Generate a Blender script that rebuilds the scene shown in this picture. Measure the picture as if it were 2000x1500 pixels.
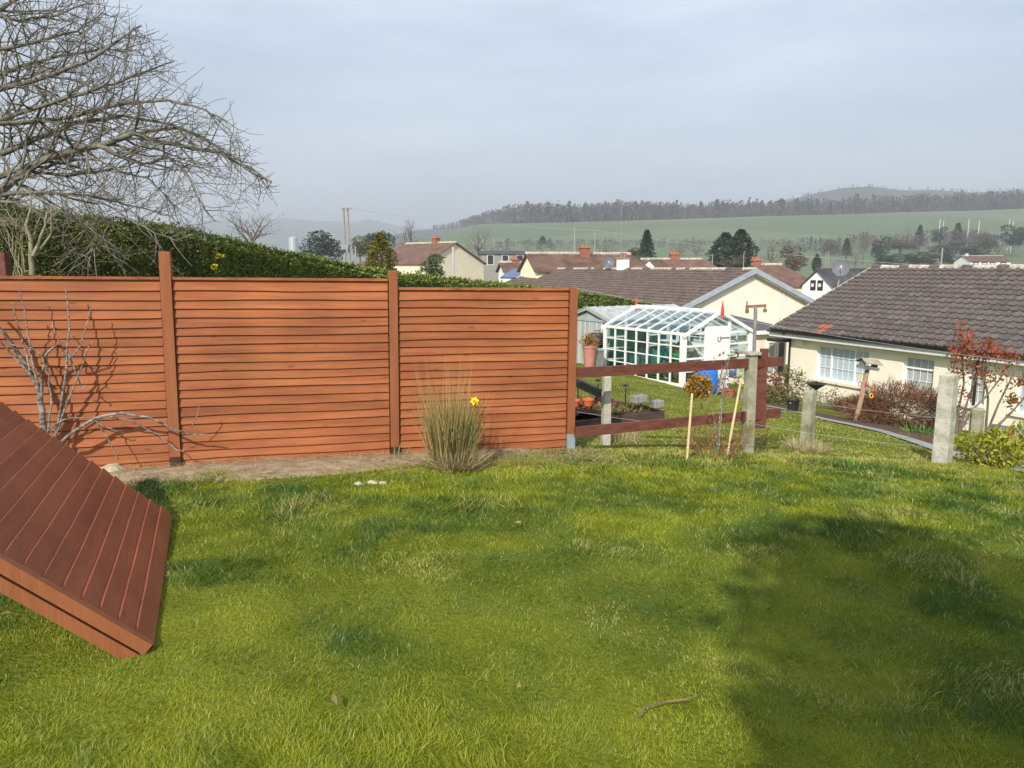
import bpy, math, random
import numpy as np
from mathutils import Vector, Matrix
rnd = random.Random(7)
npr = np.random.default_rng(11)
R = math.radians
for o in list(bpy.data.objects): bpy.data.objects.remove(o)
sc = bpy.context.scene
COL = sc.collection
# ---------------------------------------------------------------- camera, sky, sun, exposure
FPX = 1500.0; PITCH = R(8.59); EYE = Vector((0, 0, 1.6))
cd = bpy.data.cameras.new('camera'); cam = bpy.data.objects.new('camera', cd); COL.objects.link(cam)
cam.location = EYE; cam.rotation_euler = (R(90) - PITCH, 0, 0)
cd.sensor_fit = 'HORIZONTAL'; cd.sensor_width = 36.0; cd.lens = 36.0 * FPX / 2000.0
cd.clip_start = 0.05; cd.clip_end = 20000
sc.camera = cam
SUN_AZ = R(20); SUN_EL = R(36)            # sun stands behind the camera, a little to the left
TO_SUN = Vector((-math.sin(SUN_AZ) * math.cos(SUN_EL), -math.cos(SUN_AZ) * math.cos(SUN_EL), math.sin(SUN_EL)))
w = bpy.data.worlds.new('World'); sc.world = w; w.use_nodes = True
nt = w.node_tree; nt.nodes.clear()
wo = nt.nodes.new('ShaderNodeOutputWorld'); bg = nt.nodes.new('ShaderNodeBackground')
sky = nt.nodes.new('ShaderNodeTexSky'); sky.sky_type = 'NISHITA'; sky.sun_disc = False
sky.sun_elevation = SUN_EL; sky.sun_rotation = R(200); sky.altitude = 50; sky.air_density = 1.0; sky.dust_density = 2.0; sky.ozone_density = 1.5
tcw = nt.nodes.new('ShaderNodeTexCoord'); mpw = nt.nodes.new('ShaderNodeMapping'); mpw.inputs['Scale'].default_value = (1.3, 1.3, 5.5)
nzw = nt.nodes.new('ShaderNodeTexNoise'); nzw.inputs['Scale'].default_value = 1.6; nzw.inputs['Detail'].default_value = 6; nzw.inputs['Roughness'].default_value = .55
mrw = nt.nodes.new('ShaderNodeMapRange'); mrw.inputs['From Min'].default_value = .3; mrw.inputs['From Max'].default_value = .75
mrw.inputs['To Min'].default_value = .22; mrw.inputs['To Max'].default_value = 1.0
mxw = nt.nodes.new('ShaderNodeMix'); mxw.data_type = 'RGBA'
mxw.inputs['B'].default_value = (7.7, 8.5, 9.9, 1)      # thin high cloud veil over the whole sky
nt.links.new(tcw.outputs['Generated'], mpw.inputs['Vector']); nt.links.new(mpw.outputs['Vector'], nzw.inputs['Vector'])
nt.links.new(nzw.outputs['Fac'], mrw.inputs['Value']); nt.links.new(mrw.outputs['Result'], mxw.inputs['Factor'])
nt.links.new(sky.outputs['Color'], mxw.inputs['A']); nt.links.new(mxw.outputs['Result'], bg.inputs['Color'])
bg.inputs['Strength'].default_value = .1
nt.links.new(bg.outputs['Background'], wo.inputs['Surface'])
sl = bpy.data.lights.new('sun', 'SUN'); sl.energy = 3.6; sl.angle = R(.53); sl.color = (1.0, .94, .84)
so = bpy.data.objects.new('sun', sl); COL.objects.link(so); so.location = (-5, -12, 14)
so.rotation_euler = TO_SUN.to_track_quat('Z', 'Y').to_euler()
sc.view_settings.view_transform = 'Standard'; sc.view_settings.look = 'None'
sc.view_settings.exposure = 0.42; sc.view_settings.gamma = 1.0
sc.render.resolution_x = 1024; sc.render.resolution_y = 768
# ---------------------------------------------------------------- helpers
cp, sp = math.cos(PITCH), math.sin(PITCH)
def ray(u, v): return Vector(((u - 1000) / FPX, cp - (v - 750) / FPX * sp, -sp - (v - 750) / FPX * cp))
def P(u, v, Y): d = ray(u, v); return EYE + d * (Y / d.y)
def PP(u, v, pt, n):
    d = ray(u, v); return EYE + d * ((Vector(pt) - EYE).dot(n) / d.dot(n))
def V(*a): return Vector(a)
class MB:
    def __init__(s): s.v = []; s.f = []
    def quad(s, a, b, c, d): i = len(s.v); s.v += [tuple(a), tuple(b), tuple(c), tuple(d)]; s.f.append((i, i+1, i+2, i+3))
    def poly(s, pts): i = len(s.v); s.v += [tuple(p) for p in pts]; s.f.append(tuple(range(i, i+len(pts))))
    def obox(s, o, a, b, c):          # corner o, edge vectors a b c
        o, a, b, c = Vector(o), Vector(a), Vector(b), Vector(c); i = len(s.v)
        if a.cross(b).dot(c) < 0: a, b = b, a
        s.v += [tuple(p) for p in (o, o+a, o+a+b, o+b, o+c, o+a+c, o+a+b+c, o+b+c)]
        s.f += [tuple(i+k for k in q) for q in ((0,3,2,1),(4,5,6,7),(0,1,5,4),(1,2,6,5),(2,3,7,6),(3,0,4,7))]
        return s
    def box(s, c, sx, sy, sz, ex=(1,0,0), ez=(0,0,1)):   # centred
        ex, ez = Vector(ex).normalized(), Vector(ez).normalized(); ey = ez.cross(ex).normalized(); ez = ex.cross(ey)
        return s.obox(Vector(c) - ex*sx/2 - ey*sy/2 - ez*sz/2, ex*sx, ey*sy, ez*sz)
    def bar(s, a, b, wd, ht, up=(0,0,1)):
        a, b = Vector(a), Vector(b); e = (b-a); L = e.length; e.normalize(); sd = e.cross(Vector(up)).normalized(); u = sd.cross(e)
        return s.obox(a - sd*wd/2 - u*ht/2, e*L, sd*wd, u*ht)
    def tube(s, pts, rad, k=6, cap=True):
        pts = [Vector(p) for p in pts]; n = len(pts); i0 = len(s.v)
        if not hasattr(rad, '__len__'): rad = [rad]*n
        ref = Vector((.31, .57, .76))
        for i, p in enumerate(pts):
            t = (pts[min(i+1, n-1)] - pts[max(i-1, 0)])
            if t.length < 1e-9: t = Vector((0,0,1))
            t.normalize(); a = t.cross(ref)
            if a.length < .1: a = t.cross(Vector((1,0,0)))
            a.normalize(); b = t.cross(a)
            for j in range(k):
                q = 2*math.pi*j/k; s.v.append(tuple(p + (a*math.cos(q) + b*math.sin(q))*rad[i]))
        for i in range(n-1):
            for j in range(k):
                j2 = (j+1) % k; s.f.append((i0+i*k+j, i0+i*k+j2, i0+(i+1)*k+j2, i0+(i+1)*k+j))
        if cap and k > 2: s.f.append(tuple(i0+j for j in reversed(range(k)))); s.f.append(tuple(i0+(n-1)*k+j for j in range(k)))
        return s
    def lathe(s, c, prof, k=16):      # prof [(r,z)]
        c = Vector(c); i0 = len(s.v); n = len(prof)
        for r, z in prof:
            for j in range(k): q = 2*math.pi*j/k; s.v.append((c.x+r*math.cos(q), c.y+r*math.sin(q), c.z+z))
        for i in range(n-1):
            for j in range(k): j2 = (j+1) % k; s.f.append((i0+i*k+j, i0+i*k+j2, i0+(i+1)*k+j2, i0+(i+1)*k+j))
        s.f.append(tuple(i0+j for j in reversed(range(k)))); s.f.append(tuple(i0+(n-1)*k+j for j in range(k)))
        return s
    def mesh(s, name):
        m = bpy.data.meshes.new(name); m.from_pydata(s.v, [], s.f); m.update(); return m
    def build(s, name, mat, parent=None, smooth=False, origin=None):
        if origin is not None:
            ox, oy, oz = origin; s.v = [(a-ox, b-oy, c-oz) for a, b, c in s.v]
        o = link(name, s.mesh(name), mat, parent)
        if smooth:
            for p in o.data.polygons: p.use_smooth = True
        if origin is not None: o.location = origin
        return o
def link(name, mesh, mat, parent=None):
    o = bpy.data.objects.new(name, mesh); COL.objects.link(o)
    if mat is not None and mesh is not None and len(mesh.materials) == 0: mesh.materials.append(mat)
    if parent is not None: setpar(o, parent)
    return o
def setpar(o, parent):
    o.parent = parent
    if parent.type == 'EMPTY': o.matrix_parent_inverse = Matrix.Translation(-parent.location)
def tag(o, label, cat, group=None, kind=None):
    o['label'] = label; o['category'] = cat
    if group: o['group'] = group
    if kind: o['kind'] = kind
    return o
def struct(o): o['kind'] = 'structure'; return o
def thing(name, label, cat, loc=(0,0,0), group=None):
    o = bpy.data.objects.new(name, None); COL.objects.link(o); o.location = loc; o.empty_display_size = .2
    return tag(o, label, cat, group)
# value noise
_lat = npr.random((256, 256))
def vn(x, y):
    x = np.asarray(x, float); y = np.asarray(y, float)
    xi = np.floor(x).astype(int); yi = np.floor(y).astype(int); fx = x-xi; fy = y-yi
    fx = fx*fx*(3-2*fx); fy = fy*fy*(3-2*fy); a = lambda i, j: _lat[i % 256, j % 256]
    return (a(xi,yi)*(1-fx)+a(xi+1,yi)*fx)*(1-fy)+(a(xi,yi+1)*(1-fx)+a(xi+1,yi+1)*fx)*fy
def fbm(x, y, o=4):
    s = 0; a = .5
    for i in range(o): s = s + a*vn(x*2**i+17.3*i, y*2**i-9.1*i); a *= .5
    return s/(1-.5**o)
# ---------------------------------------------------------------- materials
def newmat(name):
    m = bpy.data.materials.new(name); m.use_nodes = True; t = m.node_tree; b = t.nodes['Principled BSDF']; return m, t, b
def mat(name, c1, c2=None, scale=6., rough=.8, bump=0., bscale=None, stretch=(1,1,1), rand=0., spec=.3, metal=0., world=False, detail=6., lo=.35, hi=.65):
    m, t, b = newmat(name); N = t.nodes.new; L = t.links.new
    b.inputs['Roughness'].default_value = rough; b.inputs['Specular IOR Level'].default_value = spec; b.inputs['Metallic'].default_value = metal
    tc = N('ShaderNodeTexCoord'); mp = N('ShaderNodeMapping'); mp.inputs['Scale'].default_value = stretch
    src = N('ShaderNodeNewGeometry').outputs['Position'] if world else tc.outputs['Object']
    if rand:
        oi = N('ShaderNodeObjectInfo'); ad = N('ShaderNodeVectorMath'); ad.operation = 'ADD'
        ml = N('ShaderNodeMath'); ml.operation = 'MULTIPLY'; ml.inputs[1].default_value = 37.
        L(oi.outputs['Random'], ml.inputs[0]); L(src, ad.inputs[0]); L(ml.outputs[0], ad.inputs[1]); src = ad.outputs[0]
    L(src, mp.inputs['Vector'])
    nz = N('ShaderNodeTexNoise'); nz.inputs['Scale'].default_value = scale; nz.inputs['Detail'].default_value = detail; nz.inputs['Roughness'].default_value = .6
    L(mp.outputs['Vector'], nz.inputs['Vector'])
    mr = N('ShaderNodeMapRange'); mr.inputs['From Min'].default_value = lo; mr.inputs['From Max'].default_value = hi; L(nz.outputs['Fac'], mr.inputs['Value'])
    mx = N('ShaderNodeMix'); mx.data_type = 'RGBA'; mx.inputs['A'].default_value = (*c1, 1); mx.inputs['B'].default_value = (*(c2 or c1), 1)
    L(mr.outputs['Result'], mx.inputs['Factor']); out = mx.outputs['Result']
    if rand:
        r2 = N('ShaderNodeMapRange'); r2.inputs['To Min'].default_value = 1-rand; r2.inputs['To Max'].default_value = 1+rand; L(oi.outputs['Random'], r2.inputs['Value'])
        hs = N('ShaderNodeHueSaturation'); L(r2.outputs['Result'], hs.inputs['Value']); L(out, hs.inputs['Color']); out = hs.outputs['Color']
    L(out, b.inputs['Base Color'])
    if bump:
        n2 = N('ShaderNodeTexNoise'); n2.inputs['Scale'].default_value = bscale or scale*4; n2.inputs['Detail'].default_value = 5; L(mp.outputs['Vector'], n2.inputs['Vector'])
        bp = N('ShaderNodeBump'); bp.inputs['Strength'].default_value = bump; bp.inputs['Distance'].default_value = .02
        L(n2.outputs['Fac'], bp.inputs['Height']); L(bp.outputs['Normal'], b.inputs['Normal'])
    return m
def leafmat(name, c1, c2, trans=.3, c3=None):
    """foliage: colour runs c1..c2 by the 'tint' attribute of each leaf"""
    m = bpy.data.materials.new(name); m.use_nodes = True; t = m.node_tree; t.nodes.clear(); N = t.nodes.new; L = t.links.new
    at = N('ShaderNodeAttribute'); at.attribute_name = 'tint'
    cr = N('ShaderNodeValToRGB'); e = cr.color_ramp.elements
    e[0].color = (*c1, 1); e[1].color = (*c2, 1)
    if c3: q = e.new(.9); q.color = (*c2, 1); e[2].color = (*c3, 1); e[1].position = .8
    L(at.outputs['Fac'], cr.inputs['Fac'])
    d = N('ShaderNodeBsdfDiffuse'); tr = N('ShaderNodeBsdfTranslucent'); g = N('ShaderNodeBsdfGlossy'); g.inputs['Roughness'].default_value = .5
    L(cr.outputs['Color'], d.inputs['Color']); L(cr.outputs['Color'], tr.inputs['Color'])
    mx = N('ShaderNodeMixShader'); mx.inputs[0].default_value = trans; L(d.outputs[0], mx.inputs[1]); L(tr.outputs[0], mx.inputs[2])
    m2 = N('ShaderNodeMixShader'); m2.inputs[0].default_value = .03; L(mx.outputs[0], m2.inputs[1]); L(g.outputs[0], m2.inputs[2])
    o = N('ShaderNodeOutputMaterial'); L(m2.outputs[0], o.inputs['Surface']); return m
def glassmat(name, tint, fac):
    m = bpy.data.materials.new(name); m.use_nodes = True; t = m.node_tree; t.nodes.clear(); N = t.nodes.new; L = t.links.new
    tr = N('ShaderNodeBsdfTransparent'); tr.inputs['Color'].default_value = (*tint, 1); g = N('ShaderNodeBsdfGlossy'); g.inputs['Roughness'].default_value = .04
    fr = N('ShaderNodeLayerWeight'); fr.inputs['Blend'].default_value = .5; pw = N('ShaderNodeMath'); pw.operation = 'POWER'; pw.inputs[1].default_value = 4.; L(fr.outputs['Facing'], pw.inputs[0])
    ad = N('ShaderNodeMath'); ad.operation = 'MULTIPLY_ADD'; ad.inputs[1].default_value = .6; ad.inputs[2].default_value = fac; ad.use_clamp = True; L(pw.outputs[0], ad.inputs[0])
    mx = N('ShaderNodeMixShader'); L(ad.outputs[0], mx.inputs[0]); L(tr.outputs[0], mx.inputs[1]); L(g.outputs[0], mx.inputs[2])
    o = N('ShaderNodeOutputMaterial'); L(mx.outputs[0], o.inputs['Surface']); return m
M = {}
M['board'] = mat('stained_board', (.255, .076, .025), (.36, .121, .041), 2.2, .7, .25, 9, (.55, 7, 7), rand=.13, detail=8)
def add_knots(m, amt=.45):
    t = m.node_tree; N = t.nodes.new; L = t.links.new; b = t.nodes['Principled BSDF']; src = b.inputs['Base Color'].links[0].from_socket
    tc = N('ShaderNodeTexCoord'); oi = N('ShaderNodeObjectInfo'); ml = N('ShaderNodeMath'); ml.operation = 'MULTIPLY'; ml.inputs[1].default_value = 53.; L(oi.outputs['Random'], ml.inputs[0])
    ad = N('ShaderNodeVectorMath'); ad.operation = 'ADD'; L(tc.outputs['Object'], ad.inputs[0]); L(ml.outputs[0], ad.inputs[1])
    mp = N('ShaderNodeMapping'); mp.inputs['Scale'].default_value = (2.6, .1, 8.); L(ad.outputs[0], mp.inputs['Vector'])
    vo = N('ShaderNodeTexVoronoi'); vo.inputs['Scale'].default_value = 1.; L(mp.outputs['Vector'], vo.inputs['Vector'])
    mr = N('ShaderNodeMapRange'); mr.inputs['From Min'].default_value = .035; mr.inputs['From Max'].default_value = .11; mr.inputs['To Min'].default_value = 1-amt; mr.inputs['To Max'].default_value = 1.; L(vo.outputs['Distance'], mr.inputs['Value'])
    g = N('ShaderNodeNewGeometry'); n5 = N('ShaderNodeTexNoise'); n5.inputs['Scale'].default_value = 1.7; n5.inputs['Detail'].default_value = 7; L(g.outputs['Position'], n5.inputs['Vector'])
    m5 = N('ShaderNodeMapRange'); m5.inputs['From Min'].default_value = .3; m5.inputs['From Max'].default_value = .7; m5.inputs['To Min'].default_value = .80; m5.inputs['To Max'].default_value = 1.15; L(n5.outputs['Fac'], m5.inputs['Value'])
    mm = N('ShaderNodeMath'); mm.operation = 'MULTIPLY'; L(mr.outputs['Result'], mm.inputs[0]); L(m5.outputs['Result'], mm.inputs[1])
    hs = N('ShaderNodeHueSaturation'); L(mm.outputs[0], hs.inputs['Value']); L(src, hs.inputs['Color']); L(hs.outputs['Color'], b.inputs['Base Color'])
add_knots(M['board'])
M['post'] = mat('stained_post', (.245, .083, .031), (.30, .105, .04), 3, .65, .15, 12, (6, 6, .7))
M['postdark'] = mat('post_shoe_dark', (.035, .018, .014), (.07, .03, .02), 9, .6)
M['galv'] = mat('galvanised', (.33, .38, .42), (.45, .5, .53), 12, .45, metal=.4)
M['lean'] = mat('stained_board_fresh', (.26, .074, .031), (.325, .097, .040), 2, .6, .2, 9, (.6, 6, 6), rand=.06, detail=8)
add_knots(M['lean'], .4)
M['rail'] = mat('brown_rail', (.10, .032, .02), (.16, .055, .035), 4, .65, .3, 14, (1, 5, 5), rand=.08)
M['concrete'] = mat('concrete_post', (.30, .29, .22), (.52, .5, .42), 7, .9, .5, 40, rand=.08)
M['moss'] = mat('mossy_concrete', (.17, .17, .08), (.40, .38, .29), 5, .95, .5, 40)
M['bark'] = mat('bark_grey', (.085, .08, .062), (.22, .205, .16), 12, .9, .4, 30)
M['twig'] = mat('twig', (.10, .078, .056), (.20, .16, .115), 9, .9)
M['twigpale'] = mat('twig_pale', (.20, .18, .11), (.32, .29, .19), 9, .9)
M['twigbrown'] = mat('twig_brown', (.16, .075, .04), (.28, .15, .085), 9, .9)
M['sapbark'] = mat('sapling_bark', (.06, .045, .04), (.36, .32, .28), 16, .8, .3, 40, (1, 1, 2.5))
M['saptwig'] = mat('sapling_twig', (.16, .10, .07), (.28, .19, .13), 12, .8)
M['hedge'] = leafmat('hedge_leaf', (.06, .092, .015), (.29, .34, .055), .25)
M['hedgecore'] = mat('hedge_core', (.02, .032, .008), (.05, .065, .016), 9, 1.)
M['grass'] = leafmat('grass_blade', (.052, .125, .014), (.305, .340, .012), .3, (.52, .45, .17))
M['soil'] = mat('bare_soil', (.22, .15, .09), (.40, .31, .20), 9, 1., .8, 30)
M['stone'] = mat('field_stone', (.36, .29, .19), (.52, .44, .31), 8, .95, .6, 30)
M['straw'] = leafmat('straw', (.30, .22, .10), (.60, .50, .30), .2)
M['rush'] = leafmat('rush_blade', (.11, .115, .03), (.52, .41, .17), .25)
M['yellow'] = mat('daffodil_yellow', (.85, .60, .01), (.95, .72, .02), 20, .6)
M['stem'] = mat('green_stem', (.09, .17, .04), (.14, .24, .05), 9, .7)
M['white'] = mat('white_paint', (.78, .77, .74), (.86, .86, .84), 9, .5, .05)
M['oldwhite'] = mat('flaking_white_paint', (.72, .68, .58), (.86, .85, .81), 14, .7, .3, 40, lo=.3, hi=.5)
M['upvc'] = mat('white_upvc', (.80, .80, .80), (.86, .86, .86), 4, .35)
M['render'] = mat('cream_render', (.82, .745, .60), (.88, .815, .68), 3, .95, .6, 22, world=True)
M['render2'] = mat('pale_cream_render', (.78, .70, .57), (.84, .77, .65), 2, .95, .4, 25, world=True)
M['cream3'] = mat('cream_wall', (.70, .60, .44), (.76, .67, .51), 1.2, .95, world=True)
M['yellowwall'] = mat('pale_yellow_wall', (.80, .78, .50), (.86, .84, .60), 1.2, .95, world=True)
M['whitewall'] = mat('white_wall', (.80, .80, .79), (.87, .87, .86), 2, .9, world=True)
M['tile'] = mat('brown_roof_tile', (.078, .064, .057), (.142, .118, .105), 9, .8, .4, 30, rand=.2, world=True)
M['tile2'] = mat('brown_concrete_tile', (.09, .066, .056), (.16, .12, .10), 2.5, .85, .4, 30, world=True)
M['tilered'] = mat('terracotta_tile', (.26, .085, .045), (.34, .12, .07), 9, .8)
M['lichen'] = mat('mortar_lichen', (.30, .25, .17), (.62, .58, .50), 5, .95, .4, 30, world=True)
M['slate'] = mat('dark_slate', (.07, .065, .065), (.12, .11, .108), 3, .7, world=True)
def roofmat(name, c1, c2, row):
    m, t, b = newmat(name); N = t.nodes.new; L = t.links.new; b.inputs['Roughness'].default_value = .9; b.inputs['Specular IOR Level'].default_value = .2
    g = N('ShaderNodeNewGeometry'); nz = N('ShaderNodeTexNoise'); nz.inputs['Scale'].default_value = 1.3; nz.inputs['Detail'].default_value = 8; L(g.outputs['Position'], nz.inputs['Vector'])
    mr = N('ShaderNodeMapRange'); mr.inputs['From Min'].default_value = .35; mr.inputs['From Max'].default_value = .65; L(nz.outputs['Fac'], mr.inputs['Value'])
    mx = N('ShaderNodeMix'); mx.data_type = 'RGBA'; mx.inputs['A'].default_value = (*c1, 1); mx.inputs['B'].default_value = (*c2, 1); L(mr.outputs['Result'], mx.inputs['Factor']); L(mx.outputs['Result'], b.inputs['Base Color'])
    sx = N('ShaderNodeSeparateXYZ'); L(g.outputs['Position'], sx.inputs[0]); dv = N('ShaderNodeMath'); dv.operation = 'DIVIDE'; dv.inputs[1].default_value = row; L(sx.outputs['Z'], dv.inputs[0])
    fr = N('ShaderNodeMath'); fr.operation = 'FRACT'; L(dv.outputs[0], fr.inputs[0]); bp = N('ShaderNodeBump'); bp.inputs['Strength'].default_value = 1.; bp.inputs['Distance'].default_value = .06; bp.invert = True
    L(fr.outputs[0], bp.inputs['Height']); L(bp.outputs['Normal'], b.inputs['Normal']); return m
M['roofbrown'] = roofmat('far_brown_tiles', (.11, .062, .045), (.19, .112, .082), .14)
M['roofred'] = roofmat('far_red_tiles', (.135, .075, .055), (.205, .12, .09), .14)
M['roofslate'] = roofmat('far_slates', (.055, .055, .058), (.10, .10, .10), .12)
M['brick'] = mat('chimney_brick', (.24, .085, .055), (.34, .14, .09), 6, .9, .3, 20, world=True)
M['pot'] = mat('terracotta_pot', (.36, .12, .065), (.44, .165, .095), 6, .8)
M['black'] = mat('black_plastic', (.012, .012, .013), (.03, .03, .032), 6, .45)
M['gutter'] = mat('dark_brown_gutter', (.016, .011, .010), (.03, .02, .018), 6, .4)
M['fascia'] = mat('grey_white_fascia', (.62, .63, .64), (.72, .73, .74), 6, .5)
M['barge'] = mat('grey_blue_barge', (.30, .34, .38), (.38, .42, .46), 3, .5)
M['flatroof'] = mat('grey_felt_roof', (.07, .07, .075), (.14, .14, .145), 3, .9, world=True)
M['glass'] = glassmat('greenhouse_glass', (.90, .95, .95), .05)
M['winglass'] = glassmat('window_glass', (.94, .96, .97), .06)
M['blind'] = mat('pale_blind', (.66, .74, .78), (.74, .81, .84), 3, .8, stretch=(.3, .3, 8))
M['curtain'] = mat('net_curtain', (.50, .50, .48), (.78, .78, .76), 3, .9, stretch=(14, 14, .3))
M['room'] = mat('room_dark', (.02, .02, .022), (.04, .04, .04), 3, .9)
M['shedgrey'] = mat('grey_green_steel', (.40, .45, .44), (.48, .53, .52), 4, .5, metal=.1)
M['shedgreen'] = mat('dark_green_steel', (.01, .06, .045), (.016, .08, .06), 4, .5)
M['shedroof'] = mat('weathered_grey_roof', (.30, .31, .31), (.50, .51, .51), 3, .7, stretch=(1, 1, 1), world=True)
M['blue'] = mat('blue_plastic', (.012, .16, .62), (.02, .22, .75), 5, .4)
M['red'] = mat('red_paint', (.62, .03, .03), (.72, .06, .05), 9, .5)
M['greenp'] = mat('green_plastic', (.01, .36, .14), (.02, .45, .19), 5, .5)
M['tealp'] = mat('teal_sheet', (.006, .07, .065), (.02, .19, .18), 9, .6)
M['olive'] = mat('olive_canvas', (.06, .065, .035), (.13, .13, .08), 8, .9)
M['sleeper'] = mat('dark_sleeper', (.06, .036, .030), (.115, .07, .06), 4, .85, .4, 16, (1, 1, 4))
M['compost'] = mat('compost', (.05, .028, .018), (.14, .08, .05), 20, 1., .8, 40)
M['block'] = mat('grey_concrete_block', (.20, .195, .17), (.32, .31, .27), 9, .95, .5, 40)
M['orangepot'] = mat('orange_pot', (.58, .10, .03), (.66, .15, .05), 6, .6)
M['pinkpot'] = mat('pink_terracotta', (.42, .17, .13), (.50, .22, .17), 5, .8)
M['greymetal'] = mat('grey_metal', (.22, .22, .22), (.32, .32, .32), 9, .5, metal=.3)
M['dish'] = mat('dish_grey', (.11, .12, .135), (.15, .16, .178), 4, .5)
M['rust'] = mat('rusty_bar', (.19, .09, .06), (.28, .15, .11), 9, .8)
M['cane'] = mat('bamboo_cane', (.56, .41, .22), (.68, .53, .31), 8, .6, stretch=(1, 1, 3))
M['wire'] = mat('wire', (.36, .37, .36), (.46, .47, .46), 9, .5)
M['cable'] = mat('power_cable', (.40, .41, .40), (.5, .51, .5), 9, .6)
M['pole'] = mat('weathered_pole', (.24, .21, .18), (.36, .33, .29), 3, .9, stretch=(3, 3, .5))
M['wood'] = mat('bare_wood', (.30, .20, .13), (.42, .30, .20), 6, .8, stretch=(4, 4, 1))
M['slats'] = mat('mossy_wood_roof', (.25, .23, .14), (.38, .35, .23), 6, .9)
M['path'] = mat('concrete_path', (.24, .235, .22), (.38, .37, .34), 3, .95, .4, 30, world=True)
M['solar'] = mat('solar_collector', (.02, .05, .15), (.03, .075, .21), 4, .25, spec=.6)
M['silver'] = mat('silver_pipe', (.55, .57, .6), (.62, .64, .66), 4, .35, metal=.6)
M['redleaf'] = leafmat('red_leaf', (.13, .10, .02), (.40, .055, .025), .3)
M['brownleaf'] = leafmat('brown_leaf', (.10, .045, .022), (.26, .13, .06), .2)
M['olivebush'] = leafmat('olive_leaf', (.05, .06, .018), (.22, .20, .07), .25)
M['limebush'] = leafmat('lime_leaf', (.10, .15, .012), (.50, .47, .035), .3)
M['goldconifer'] = leafmat('golden_conifer_leaf', (.045, .065, .008), (.25, .22, .018), .2)
M['pine'] = leafmat('pine_leaf', (.018, .036, .022), (.065, .095, .048), .15)
M['midgreen'] = leafmat('midgreen_leaf', (.025, .06, .015), (.12, .19, .05), .25)
M['drygold'] = leafmat('dry_flower', (.22, .10, .02), (.52, .31, .05), .25)
M['greenleaf'] = leafmat('fresh_leaf', (.04, .12, .02), (.13, .27, .05), .3)
M['fartwig'] = leafmat('far_bare_twig', (.085, .065, .05), (.19, .155, .125), .1)
M['bark2'] = mat('far_bark', (.11, .09, .075), (.19, .16, .135), 3, .95)
# ---------------------------------------------------------------- the ground
ctrl = []
for u, v, Y in [(355,907,6.63),(772,893,7.0),(1110,889,7.45),(1458,885,8.2),(1838,907,8.6),(1573,878,9.2),(1183,865,8.1),(1335,757,20.5),(1180,719,23.4),(1425,775,20.9),(1525,768,29.5),(1850,836,22.8)]:
    ctrl.append(tuple(P(u, v, Y)))
ctrl += [(0,0,0),(-3,3,0),(3,3,-.05),(0,4.6,-.04),(-3,5,-.06),(3.2,5.2,-.16),(-8,0,0),(8,0,-.25),(-6,9,-.15),(-5.5,14,-.3),(-9,20,-.4),(14,9,-1.3),(20,18,-3.0),(13,36,-3.2),(3,36,-2.4),(-10,36,-1.6),(-22,10,.2),(20,0,-.9),(0,-10,.3),(-5,5.9,-.12)]
ctrl = np.array(ctrl)
def _tps(d): return np.where(d > 1e-9, d*d*np.log(np.maximum(d, 1e-9)), 0)
_K = _tps(np.linalg.norm(ctrl[:,None,:2]-ctrl[None,:,:2], axis=2)) + .6*np.eye(len(ctrl))
_Pm = np.c_[np.ones(len(ctrl)), ctrl[:,:2]]; _A = np.block([[_K, _Pm],[_Pm.T, np.zeros((3,3))]])
_W = np.linalg.solve(_A, np.r_[ctrl[:,2], 0, 0, 0])
def sstep(a, b, x): t = np.clip((x-a)/(b-a), 0, 1); return t*t*(3-2*t)
def gz(x, y):
    x = np.atleast_1d(np.asarray(x, float)); y = np.atleast_1d(np.asarray(y, float))
    xc = np.clip(x, -22, 22); yc = np.clip(y, -12, 38)
    d = np.sqrt((xc[:,None]-ctrl[None,:,0])**2+(yc[:,None]-ctrl[None,:,1])**2)
    near = _tps(d)@_W[:-3] + _W[-3] + _W[-2]*xc + _W[-1]*yc
    near = np.clip(near, -3.4, .4)
    r = np.sqrt(x*x+y*y); q = x/np.maximum(y, 1.)
    yy = np.maximum(y, 0)
    base = np.interp(yy, [0, 60, 110, 200, 350, 520, 700, 900, 1300, 6000], [-3.2, -3.6, -3.6, -.5, 7, 24, 41, 52, 40, -20])
    k = sstep(-.26, -.02, q)
    far = np.where(yy > 110, -3.6 + (base+3.6)*k + np.where(yy>110, (yy-110)*.004, 0)*(1-k), base) + np.clip(q, 0, .8)*20*sstep(200, 700, yy)
    t = sstep(36, 60, r); return near*(1-t)+far*t
def gz1(x, y): return float(gz(x, y)[0])
def PG(u, v, y0=2., y1=60.):
    d = ray(u, v); Ys = np.linspace(y0, y1, 1200); xs = EYE.x+d.x/d.y*Ys; zs = EYE.z+d.z/d.y*Ys
    k = np.argmax(zs < gz(xs, Ys)); return Vector((xs[k], Ys[k], gz1(xs[k], Ys[k])))
def on(u, Y): x = (u-1000)/FPX*Y*1.0; p = P(u, 700, Y); return Vector((p.x, Y, gz1(p.x, Y)))
ang = np.r_[np.linspace(-180, -50, 40)[:-1], np.linspace(-50, 50, 161), np.linspace(50, 180, 40)[1:-1]]
rad = np.r_[0, np.geomspace(.8, 60, 90), np.geomspace(64, 6000, 70)]
A_, R_ = np.meshgrid(np.radians(ang), rad[1:], indexing='xy')
gx = (R_*np.sin(A_)).ravel(); gy = (R_*np.cos(A_)).ravel(); gzz = gz(gx, gy)
nA = len(ang); nR = len(rad)-1
verts = [(0, 0, gz1(0, 0))]+list(zip(gx, gy, gzz)); faces = []
for j in range(nA): faces.append((0, 1+(j+1) % nA, 1+j))
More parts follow.
